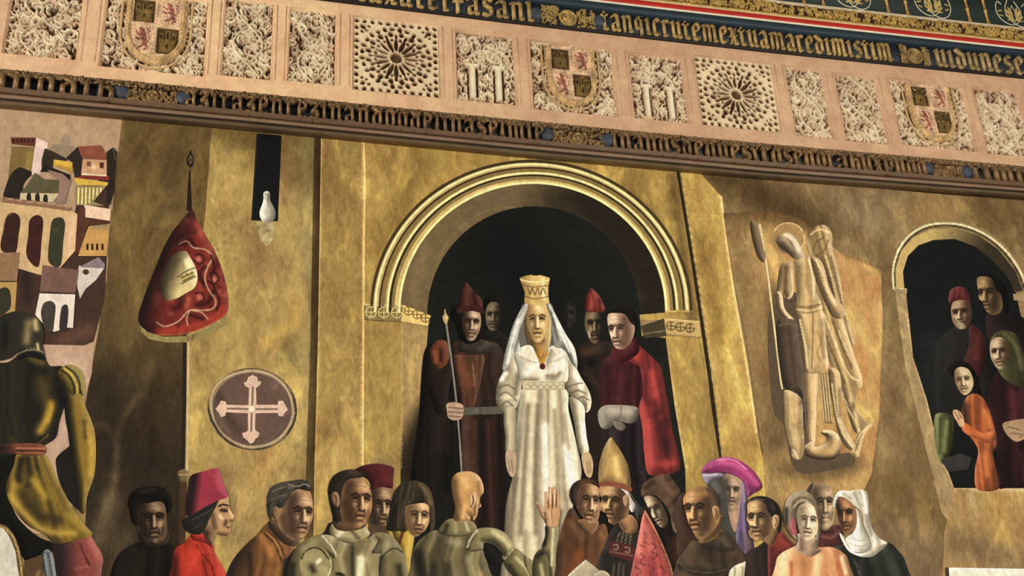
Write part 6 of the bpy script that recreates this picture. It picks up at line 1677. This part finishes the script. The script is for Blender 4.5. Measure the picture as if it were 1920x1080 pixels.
def build_shield(parent, x0, x1, z0, z1, k):
    cx = (x0 + x1) / 2 - (0, .012, .0, .0)[k]; W_ = (x1 - x0) * .62; zt = z1 - .012; H_ = (z1 - z0) * .9; res = .0027
    nx, nz = int(W_ / res), int(H_ / res)
    X, Z = np.meshgrid(np.linspace(-1, 1, nx), np.linspace(-1, 1, nz))
    def out(u, v): # signed size of the shield outline, 0 at the rim
        e = np.where(v > -.05, np.abs(u) / .97, np.sqrt((u / .97) ** 2 + ((v + .05) / .93) ** 2))
        return np.maximum(e, np.where(v > .9, 1 + (v - .93) * 3, 0))
    e = out(X, Z); h = np.clip((1 - e) / .06, 0, 1) ** .5 * .8
    rim = np.exp(-((e - .86) / .045) ** 2) * .28; h = np.where(e < 1, h + rim + .10 * np.sqrt(np.clip(1 - X ** 2, 0, 1)), 0)
    h = np.where(e < .80, h - .12, h)
    C = np.tile(hx('#c9ac84'), X.shape + (1,)); C[e > .78] = hx('#bd9c70')
    inn = e < .79
    C[inn] = hx('#cfae8c')
    bar = (np.abs(X + .02) < .045) | (np.abs(Z - .12) < .035)
    h = np.where(inn & bar, h + .1, h)
    for qx, qz, kind in ((0, 1, 'c'), (1, 1, 'l'), (0, 0, 'l'), (1, 0, 'c')):
        ax, bx_ = (-.72, -.08) if qx == 0 else (.05, .72); az, bz = (.18, .82) if qz else (-.66, .06)
        u = (X - ax) / (bx_ - ax); v = (Z - az) / (bz - az); q = (u > 0) & (u < 1) & (v > 0) & (v < 1) & inn
        if kind == 'c':
            C[q] = hx('#4c3a20'); h = np.where(q, h - .22, h)
            for a, b, c, d in CASTLE:
                m = q & (u > a) & (u < c) & (v > b) & (v < d); h = np.where(m, h + .05, h); C[m] = hx('#6e5830')
            for a, b, c, d in CASTLE: # joints and openings
                m = q & (np.abs(u - (a + c) / 2) < .05) & (v > b + .05) & (v < d - .08); C[m] = hx('#2c2214')
        else:
            C[q] = hx('#cba88a')
            m = np.zeros_like(q)
            for a, b, r in LION: m |= (u - a) ** 2 + (v - b) ** 2 < (r * 1.05) ** 2
            m &= q; h = np.where(m, h + .12, h); C[m] = hx('#84473c')
            rg = np.random.RandomState(k * 9 + qx); n_ = np.sin(u * 37 + v * 11) * np.sin(v * 29 - u * 17)
            C[m & (n_ > .45)] = hx('#b38474')
    wn = np.sin(X * 31 + 3 * np.sin(Z * 17)) * np.sin(Z * 27 + 4 * np.sin(X * 13 + k)); wn2 = np.sin(X * 9 + 2 * Z + k) * np.sin(Z * 8 - X * 3)
    h = h + .05 * wn * (e < .97) + .04 * wn2 * (e < .97); C = np.clip(C * (1 + .16 * wn + .12 * wn2)[..., None], 0, 1)
    keep = e < 1.0
    xx = cx + X * W_ / 2; zz = zt - H_ / 2 + Z * H_ / 2
    idx = -np.ones(X.shape, int); idx[keep] = np.arange(keep.sum())
    co = np.stack([xx[keep], -(.022 + .036 * h[keep]), zz[keep]], 1)
    a, b, c, d = idx[:-1, :-1], idx[:-1, 1:], idx[1:, 1:], idx[1:, :-1]
    ok = (a >= 0) & (b >= 0) & (c >= 0) & (d >= 0)
    f = np.stack([a[ok], b[ok], c[ok], d[ok]], 1)
    o = mesh('shield', co, f, MT['plaster'], lin(C[keep]), parent, smooth=True)
    o['label'] = 'worn quartered shield with dark castles and reddish lions'
    # a strap moulding hugging the shield
    hw, L_ = .008, []
    for s in np.linspace(0, 1, 60):
        th = math.pi * (1 - s) ; u = 1.08 * math.cos(th); v = -.05 - 1.0 * math.sin(th)
        L_.append((cx + u * W_ / 2, zt - H_ / 2 + v * H_ / 2))
    L_ = [(L_[0][0], zt - .005)] + L_ + [(L_[-1][0], zt - .005)]
    tube('shield_frame', L_, .0075, .034, parent, 'plaster', '#bf9f74')
def tube(name, L_, r, d, parent, m, col, closed=False, sides=6, flat=1.0):
    P = np.array(L_, float); t = np.gradient(P, axis=0); t /= np.hypot(t[:, 0], t[:, 1])[:, None] + 1e-9
    nn = np.stack([-t[:, 1], t[:, 0]], 1); co = []
    rr = np.broadcast_to(np.asarray(r, float), (len(P),))
    for i in range(len(P)):
        for k in range(sides):
            a = 2 * math.pi * k / sides; q = P[i] + nn[i] * rr[i] * math.cos(a)
            co.append((q[0], -(d + rr[i] * flat * math.sin(a)), q[1]))
    f = []
    for i in range(len(P) - (0 if closed else 1)):
        j = (i + 1) % len(P)
        for k in range(sides):
            l = (k + 1) % sides; f.append([i * sides + k, i * sides + l, j * sides + l, j * sides + k])
    if not closed: f.append(list(range(sides))); f.append([(len(P) - 1) * sides + k for k in range(sides)][::-1])
    return mesh(name, np.array(co), f, MT[m], lin(hx(col)), parent, smooth=True)

ns = 0
for i, (p, (x0, x1, z0, z1)) in enumerate(zip(PANELS, rects)):
    e = .009; X0, Z0, W_, H_ = x0 + e, z0 + e, x1 - x0 - 2 * e, z1 - z0 - 2 * e; kind = p[0]
    if kind in ('leaf', 'shield', 'column'):
        xs, zs, h = curls(W_, H_, 100 + i, int(W_ * H_ * 1100), .018, .04)
        _, _, h2 = curls(W_, H_, 300 + i, int(W_ * H_ * 1500), .009, .018)
        h = np.maximum(h, h2 * .7)
        if kind == 'leaf':  # an interlaced stem winding up the panel
            X, Z = np.meshgrid(xs, zs)
            for sgn in (-1, 1):
                xx = W_ / 2 + sgn * W_ * .3 * np.sin(Z / H_ * math.pi * 2 + i)
                h = np.maximum(h, .95 * np.sqrt(np.clip(1 - ((X - xx) / .0065) ** 2, 0, 1)))
        if kind == 'column':
            X, Z = np.meshgrid(xs, zs)
            for c in (.27, .72):
                u = (X - W_ * c) / (W_ * .062); sh = (Z < H_ * .5) & (Z > H_ * .05)
                h = np.where(sh & (np.abs(u) < 1), 1.0 * np.sqrt(np.clip(1 - u ** 2, 0, 1)) + .1, h)
                h = np.where(sh & (np.abs(u) >= 1) & (np.abs(u) < 1.5), 0.02, h)
                u = (X - W_ * c) / (W_ * .1); h = np.where((np.abs(Z - H_ * .51) < .008) & (np.abs(u) < 1), 1.05, h)
            rr = np.hypot((X - W_ * .49) / (W_ * .30), (Z - H_ * .52) / (H_ * .22)); h = np.where((Z > H_ * .52) & (np.abs(rr - 1) < .035), .98, h)
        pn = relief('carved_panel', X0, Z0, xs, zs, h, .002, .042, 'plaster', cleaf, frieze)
        if kind == 'shield':
            build_shield(pn, x0, x1, z0, z1, ns); ns += 1
    else:
        nx, nz = int(W_ / .0024), int(H_ / .0024); xs, zs = np.linspace(0, W_, nx), np.linspace(0, H_, nz)
        X, Z = np.meshgrid(xs, zs); h = np.ones_like(X); rg = np.random.RandomState(i)
        for (a, b, ra, rb, th) in starholes(W_, H_):
            c, s = math.cos(th), math.sin(th); k = 1 + .22 * (rg.rand() - .4)
            u = ((X - a) * c + (Z - b) * s) / (ra * k * 1.2); v = (-(X - a) * s + (Z - b) * c) / (rb * k * 1.2)
            r = np.sqrt(u * u + v * v); h = np.minimum(h, np.clip((r - .9) / .22, 0, 1))
        rad = np.hypot(X - W_ / 2, Z - H_ / 2); S = min(W_, H_) / 2
        h = h * (.86 + .10 * np.cos(np.arctan2(Z - H_ / 2, X - W_ / 2) * 16) * np.exp(-((rad / S - .38) / .16) ** 2) - .06 * (rad < .2 * S))
        def cst(X, Z, h):  # hole floors coloured dark to stand for the unlit void behind
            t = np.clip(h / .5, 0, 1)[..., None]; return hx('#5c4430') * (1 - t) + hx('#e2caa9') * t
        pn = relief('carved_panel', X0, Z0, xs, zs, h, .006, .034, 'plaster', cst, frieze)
    pn['label'] = p[5]

# ---- blackletter: broad-pen strokes cut as raised wooden letters
I_ = [(-.05, .84), (.06, .92), (.08, .84), (.08, .14), (.2, .05)]
def sh(L_, dx): return [(x + dx, y) for x, y in L_]
GL = {
 'i': (.24, [[(-.02, .82), (.08, .92), (.08, .12), (.18, .06)]]),
 'l': (.24, [[(.0, 1.02), (.08, 1.0), (.08, .12), (.2, .05)]]),
 't': (.34, [[(.1, 1.02), (.1, .14), (.24, .05)], [(-.04, .84), (.26, .84)]]),
 'n': (.48, [[(-.02, .84), (.08, .92), (.08, .05)], [(.08, .78), (.24, .94), (.34, .84), (.34, .14), (.42, .06)]]),
 'm': (.74, [[(-.02, .84), (.08, .92), (.08, .05)], [(.08, .78), (.22, .94), (.33, .84), (.33, .06)], [(.33, .78), (.47, .94), (.58, .84), (.58, .14), (.68, .06)]]),
 'u': (.48, [[(-.02, .84), (.07, .92), (.07, .2), (.18, .05), (.33, .18)], [(.26, .84), (.34, .92), (.34, .12), (.42, .05)]]),
 'a': (.44, [[(.02, .78), (.16, .94), (.3, .82), (.3, .12), (.38, .05)], [(.3, .52), (.06, .42), (.06, .16), (.16, .05), (.3, .2)]]),
 'o': (.42, [[(.06, .8), (.06, .18), (.18, .04), (.32, .18), (.32, .8), (.2, .94), (.06, .8)]]),
 'd': (.44, [[(.06, .62), (.06, .18), (.18, .04), (.32, .18), (.32, .72), (.02, 1.02)], [(.06, .62), (.2, .74)]]),
 'e': (.4, [[(.3, .18), (.18, .04), (.06, .18), (.06, .8), (.2, .94), (.31, .8), (.29, .6), (.08, .46)]]),
 'c': (.36, [[(.28, .16), (.17, .04), (.06, .18), (.06, .8), (.16, .94), (.3, .84)]]),
 'r': (.36, [[(-.02, .84), (.08, .92), (.08, .12), (.18, .05)], [(.08, .76), (.2, .94), (.3, .84)]]),
 's': (.4, [[(.32, .84), (.2, .95), (.06, .82), (.08, .64), (.3, .42), (.3, .18), (.18, .04), (.02, .14)]]),
 'x': (.42, [[(.0, .9), (.12, .86), (.26, .14), (.38, .06)], [(.34, .92), (.04, .06)], [(.04, .5), (.34, .5)]]),
 'z': (.38, [[(.02, .86), (.16, .94), (.3, .86), (.06, .5), (.26, .48), (.3, .2), (.16, .04), (.0, .12)]]),
 'q': (.44, [[(.3, .82), (.18, .94), (.06, .8), (.06, .4), (.18, .26), (.3, .4)], [(.3, .92), (.3, -.02)]]),
 'p': (.44, [[(-.02, .84), (.08, .94), (.08, -.02)], [(.08, .82), (.22, .94), (.34, .82), (.34, .4), (.22, .26), (.08, .38)]]),
 'h': (.46, [[(.02, 1.05), (.08, 1.0), (.08, .05)], [(.08, .62), (.22, .74), (.34, .62), (.34, .1), (.26, .0)]]),
 'f': (.34, [[(.26, .96), (.14, 1.02), (.08, .88), (.08, .02)], [(-.04, .62), (.26, .62)]]),
 'v': (.44, [[(-.02, .86), (.07, .92), (.07, .3), (.2, .05), (.34, .3), (.34, .8), (.24, .94)]]),
 'y': (.44, [[(-.02, .86), (.07, .92), (.07, .4), (.2, .26), (.34, .4)], [(.34, .9), (.34, .2), (.14, .0)]]),
 ' ': (.25, []), ':': (.2, [[(.06, .66), (.1, .6)], [(.06, .3), (.1, .24)]]),
}
def hull(P):
    P = sorted(set((round(x, 6), round(y, 6)) for x, y in P))
    def half(P):
        h = []
        for p in P:
            while len(h) > 1 and (h[-1][0] - h[-2][0]) * (p[1] - h[-2][1]) - (h[-1][1] - h[-2][1]) * (p[0] - h[-2][0]) <= 0: h.pop()
            h.append(p)
        return h[:-1]
    return half(P) + half(P[::-1])
def lettering(text, px0, px1, kb, kt, dg, rise, col, parent, nib=.15, seed=0, tb=0.0, tt=1.0, shade=.12):
    zb, zt = LN(kb, dg), LN(kt, dg); xa, xb = wx(px0, kb, dg), wx(px1, kb, dg)
    tot = sum(GL[c][0] for c in text) + .1 * len(text); sx = (xb - xa) / tot; x = xa; rg = random.Random(seed)
    for c in text:
        wd, st = GL[c]
        if st:
            H_ = float(zt(x) - zb(x)) * (tt - tb); co, fa = [], []
            nx, nz = nib * .55 * sx, nib * .45 * H_
            def pr(P, z0_, z1_):
                b = len(co); n = len(P)
                for q in P: co.append((q[0], -(dg), q[1]))
                k = np.mean(P, 0)
                for q in P: co.append((k[0] + (q[0] - k[0]) * .9, -(dg + z1_), k[1] + (q[1] - k[1]) * .96))
                fa.append([b + n + i for i in range(n)])
                for i in range(n): j = (i + 1) % n; fa.append([b + i, b + j, b + n + j, b + n + i])
            for s in st:
                W2 = []
                for u, v in s:
                    xx = x + (u + .04) * sx; W2.append((xx, float(zb(xx)) + float(zt(xx) - zb(xx)) * (tb + (tt - tb) * v)))
                for k in range(len(W2) - 1):
                    P = []
                    for q in (W2[k], W2[k + 1]):
                        P += [(q[0] - nx, q[1] - nz), (q[0] + nx, q[1] + nz), (q[0] - nx * .9, q[1] - nz * .2), (q[0] + nx * .9, q[1] + nz * .2)]
                    pr(hull(P), 0, rise * (1 + .06 * k))
            cl = hx(col) * (1 + shade * (rg.random() - .5) * 2)
            mesh('letter', np.array(co), fa, MT['gilt'], lin(np.clip(cl, 0, 1)), parent)
        x += (wd + .1) * sx
def disc(name, cx, cz, prof, d, parent, m, col, n=28):
    co, f = [], []
    for r, h in prof:
        for k in range(n): a = 2 * math.pi * k / n; co.append((cx + r * math.cos(a), -(d + h), cz + r * math.sin(a)))
    for i in range(len(prof) - 1):
        for k in range(n): l = (k + 1) % n; f.append([i * n + k, i * n + l, i * n + n + l, i * n + n + k])
    f.append([(len(prof) - 1) * n + k for k in range(n)])
    return mesh(name, np.array(co), f, MT[m], lin(hx(col)), parent, smooth=True)
def ornament(pxa, pxb, kb, kt, d, parent, col, seed, ball=True):
    """flower boss with foliage and blue balls either side"""
    zb, zt = LN(kb, d), LN(kt, d); xa, xb = wx(pxa, kb, d), wx(pxb, kb, d); xm = (xa + xb) / 2
    H_ = float(zt(xm) - zb(xm)); r = H_ * .4; zc = float(zb(xm)) + H_ * .46
    for s in (-1, 1):
        a = xa + r * .6 if s < 0 else xm + r * .95; b = xm - r * .95 if s < 0 else xb - r * .6
        xs, zs, h = curls(b - a, H_ * .96, seed + s, 46, .008, .022, .0026)
        def col_(X, Z, h): t = np.clip(h / .2, 0, 1)[..., None]; return hx('#1c1814') * (1 - t) + hx(col) * t
        relief('foliage', a, lambda x, z: zb(x) + z, xs, zs, h, d + .001, .022, 'gilt', col_, parent)
        if ball:
            bx_ = xa + r * .1 if s < 0 else xb - r * .1
            disc('ball', bx_, float(zb(bx_)) + H_ * .5, [(r * .78 * math.cos(t), r * .5 * math.sin(t)) for t in np.linspace(0, 1.45, 6)], d, parent, 'wood', '#3a3f4c')['label'] = 'dull blue ball'
    ro = disc('rosette', xm, zc, [(r, 0), (r, .012), (r * .9, .018), (r * .75, .014), (r * .66, .003), (r * .55, .003), (r * .5, .02), (r * .38, .024), (r * .28, .012), (r * .2, .012), (r * .15, .022), (r * .05, .024)], d, parent, 'gilt', col)
    ro['label'] = 'round ringed flower boss'

# ---- lower lettered band
low = empty('inscription_band', (0, 0, UV(960, 275)[1]), label='lower gilded band of raised blackletter on dark blue, directly above the painting', cat='inscription')
X0, X1 = -200, 2095
band('ground_board', ('C', .05), .05, ('D', .05), .05, X0, X1, 'wood', '#15161b', low)
lip = band('lip_moulding', ('B', .115), .115, ('C', .115), .108, X0, X1, 'wood', '#846850', low)
zA, zB = LN('A', 0.0), LN('B', .115)
band('soffit_board', lambda x: zB(x) + .0, .112, lambda x: zB(x) + .004, .112, X0, X1, 'wood', '#cdb493', low)
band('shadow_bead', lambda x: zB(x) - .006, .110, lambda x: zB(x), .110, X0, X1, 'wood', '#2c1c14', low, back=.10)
xs_, zs_, h_ = curls(wx(2095, 'D', .08) - wx(-200, 'D', .08), .036, 7, 1500, .006, .02, .0032)
zD8 = LN('D', .08)
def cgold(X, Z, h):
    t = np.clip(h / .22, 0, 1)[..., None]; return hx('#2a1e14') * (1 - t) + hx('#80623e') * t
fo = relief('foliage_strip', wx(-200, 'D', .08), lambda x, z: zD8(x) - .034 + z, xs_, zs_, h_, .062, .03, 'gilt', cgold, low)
fo['kind'] = 'stuff'
band('foliage_backing', lambda x: zD8(x) - .030, .062, lambda x: zD8(x) + .003, .066, X0, X1, 'wood', '#2f2218', low, back=.03)
bright = band('plaster_edge', lambda x: zD8(x) + .001, .07, lambda x: zD8(x) + .012, .048, X0, X1, 'plaster', '#cdb08e', frieze, back=.03)
LC = '#80623f'
lettering('ehfranodih', -190, 222, 'C', 'D', .05, .034, LC, low, .11, 1, .0, .78)
lettering('azitazenrezinandoodelinaselmie', 345, 1022, 'C', 'D', .05, .034, LC, low, .11, 2, .0, .78)
lettering('inanosdenuestrosenor:ihuxpnoo', 1146, 1738, 'C', 'D', .05, .034, LC, low, .11, 3, .0, .78)
lettering('timnoranoi', 1822, 2080, 'C', 'D', .05, .034, LC, low, .11, 4, .0, .78)
ornament(222, 345, 'C', 'D', .05, low, '#866841', 11)
ornament(1024, 1144, 'C', 'D', .05, low, '#866841', 12)
ornament(1740, 1818, 'C', 'D', .05, low, '#7a5c38', 13)
band('lower_ledge', ('C', .05), .108, lambda x: LN('C', .05)(x) + .004, .05, X0, X1, 'wood', '#6b503a', low)

# ---- upper lettered band
up = empty('inscription_band', (0, 0, UV(1200, 50)[1]), label='upper band of gilded blackletter under the blue and red cornice', cat='inscription')
zE5, zF5 = LN('E', .06), LN('F', .06)
band('ground_board', lambda x: zE5(x), .06, lambda x: zF5(x) + .004, .06, X0, X1, 'wood', '#20262e', up)
band('dark_edge', lambda x: zE5(x) - .008, .062, lambda x: zE5(x) + .006, .066, X0, X1, 'wood', '#1c1512', up)
UC = '#a88a56'
lettering('oluxaterfasanl', 640, 1004, 'E', 'F', .06, .018, UC, up, .115, 5, .02, .98)
lettering('tanqicrutemextuamaredimistim', 1128, 1676, 'E', 'F', .06, .018, UC, up, .115, 6, .02, .98)
lettering('uidunesenatu', 1756, 2010, 'E', 'F', .06, .018, '#a2875a', up, .115, 7, .02, .98)
ornament(1004, 1126, 'E', 'F', .06, up, '#a88a50', 21)
ornament(1680, 1754, 'E', 'F', .06, up, '#8f7344', 22, False)

# ---- painted cornice
cor = empty('painted_cornice', (0, 0, UV(1500, 30)[1]), label='dark blue, red and gold cornice with leafy scrolls in the top right corner', cat='cornice')
band('blue_cove', lambda x: zF5(x) + .002, .062, ('G', .11), .11, X0, X1, 'wood', '#1c2c38', cor)
band('white_fillet', ('G', .112), .118, lambda x: LN('G', .112)(x) + .007, .118, X0, X1, 'wood', '#e8dcc0', cor)
zG12, zH12 = LN('G', .118), LN('H', .118)
band('red_board', lambda x: zG12(x) + .007, .114, lambda x: zH12(x) - .001, .118, X0, X1, 'wood', '#b32217', cor)
band('white_fillet', lambda x: zH12(x) - .001, .124, lambda x: zH12(x) + .004, .124, X0, X1, 'wood', '#d8c49a', cor)
zJ = LN('J', .13)
band('gold_moulding', lambda x: zH12(x) + .004, .122, lambda x: zH12(x) + .016, .13, X0, X1, 'gilt', '#b08c44', cor)
xs_, zs_, h_ = curls(wx(2095, 'C', .13) - wx(1050, 'C', .13), .052, 9, 620, .008, .022, .0028)
zH16 = lambda x: zH12(x) + .014
xg = wx(1050, 'C', .13)
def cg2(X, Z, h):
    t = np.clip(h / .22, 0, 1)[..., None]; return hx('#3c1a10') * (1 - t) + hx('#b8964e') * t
HJ = float(zJ(1.5) - zH16(1.5))
g = relief('gilt_carving', xg, lambda x, z: zH16(x) + z / .052 * (zJ(x) - zH16(x)), xs_, zs_, h_, .122, .022, 'gilt', cg2, cor); g['kind'] = 'stuff'
band('carving_backing', zH16, .120, zJ, .122, X0, X1, 'gilt', '#8a6a34', cor)
band('pale_fillet', zJ, .146, lambda x: zJ(x) + .005, .146, X0, X1, 'wood', '#c4b498', cor)
zK = LN('K', .13)
band('green_field', lambda x: zJ(x) + .005, .13, zK, .13, X0, X1, 'wood', '#0d201c', cor)
def cpt(px, t, d=.136):   # photo x on the lower edge, height t above it (metres)
    x = wx(px, 'J', d); return x
for px in (1192, 1230, 1350, 1388, 1508, 1545, 1667, 1703, 1820, 1854, 1975, 2010):
    x = cpt(px, 0) ; z = float(zJ(x)) + .006; s = [(0, .016), (.012, .015), (.024, .010), (.1, .009), (.105, .014), (.115, .014), (.12, .009), (.2, .009)]
    tube('colonnette', [(x, z + a) for a, b in s], [b for a, b in s], .136, cor, 'gilt', '#c39a58')
for px in (1270, 1428, 1604, 1756, 1908, 2060):
    x = cpt(px, 0); zb = float(zJ(x)) + .01; S = .1
    def cv(P, r=.0036, c='#d6cbb0', nm='scroll_line'):
        L_ = smooth_open([(x + a * S * 1.35, zb + b * S * 1.3) for a, b in P], 5); tube(nm, L_, r, .134, cor, 'wood', c, sides=5)
    cv([(-.95, 1.3), (-1.0, .85), (-.8, .4), (-.4, .15), (.0, .2), (.35, .6), (.45, 1.1), (.2, 1.7)])
    cv([(.95, 1.3), (1.0, .8), (.8, .3), (.4, .08), (.0, .2), (-.35, .6), (-.45, 1.1), (-.2, 1.7)])
    cv([(-.95, 1.3), (-.8, 1.55), (-.6, 1.4)]); cv([(.95, 1.3), (.8, 1.6), (.6, 1.4)])
    cv([(0, .35), (-.18, .8), (0, 1.4)], .002); cv([(0, .35), (.18, .8), (0, 1.4)], .002)
    for s in (-1, 1):
        for (a0, b0, a1, b1, wd) in ((.0, .45, .55 * s, .75, .10), (.0, .45, .5 * s, .42, .08), (.05 * s, .6, .5 * s, 1.15, .1), (.95 * s, .9, .62 * s, 1.0, .09), (.92 * s, .7, .62 * s, .6, .08), (.05 * s, .7, .28 * s, 1.3, .08)):
            p, q = np.array((x + a0 * S * 1.35, zb + b0 * S * 1.3)), np.array((x + a1 * S * 1.35, zb + b1 * S * 1.3)); v = q - p; n_ = np.array((-v[1], v[0])) * wd * 1.6
            co = [(p[0], -.1335, p[1])] + [(*(p + v * t + n_ * k)[[0]], -.137, (p + v * t + n_ * k)[1]) for t, k in ((.35, 1), (.6, .75), (.8, .9), (1, 0), (.8, -.6), (.6, -.9), (.3, -.8))]
            co = [(float(a), float(b), float(c)) for a, b, c in co]; ctr = (float((p + v * .5)[0]), -.141, float((p + v * .5)[1])); co.append(ctr); nn_ = len(co) - 1
            mesh('leaf', np.array(co), [[nn_, i, (i + 1) % nn_] for i in range(nn_)], MT['gilt'], lin(hx('#c8ab66')), cor)
band('top_moulding', zK, .16, lambda x: zK(x) + .05, .18, X0, X1, 'gilt', '#a07c40', cor)
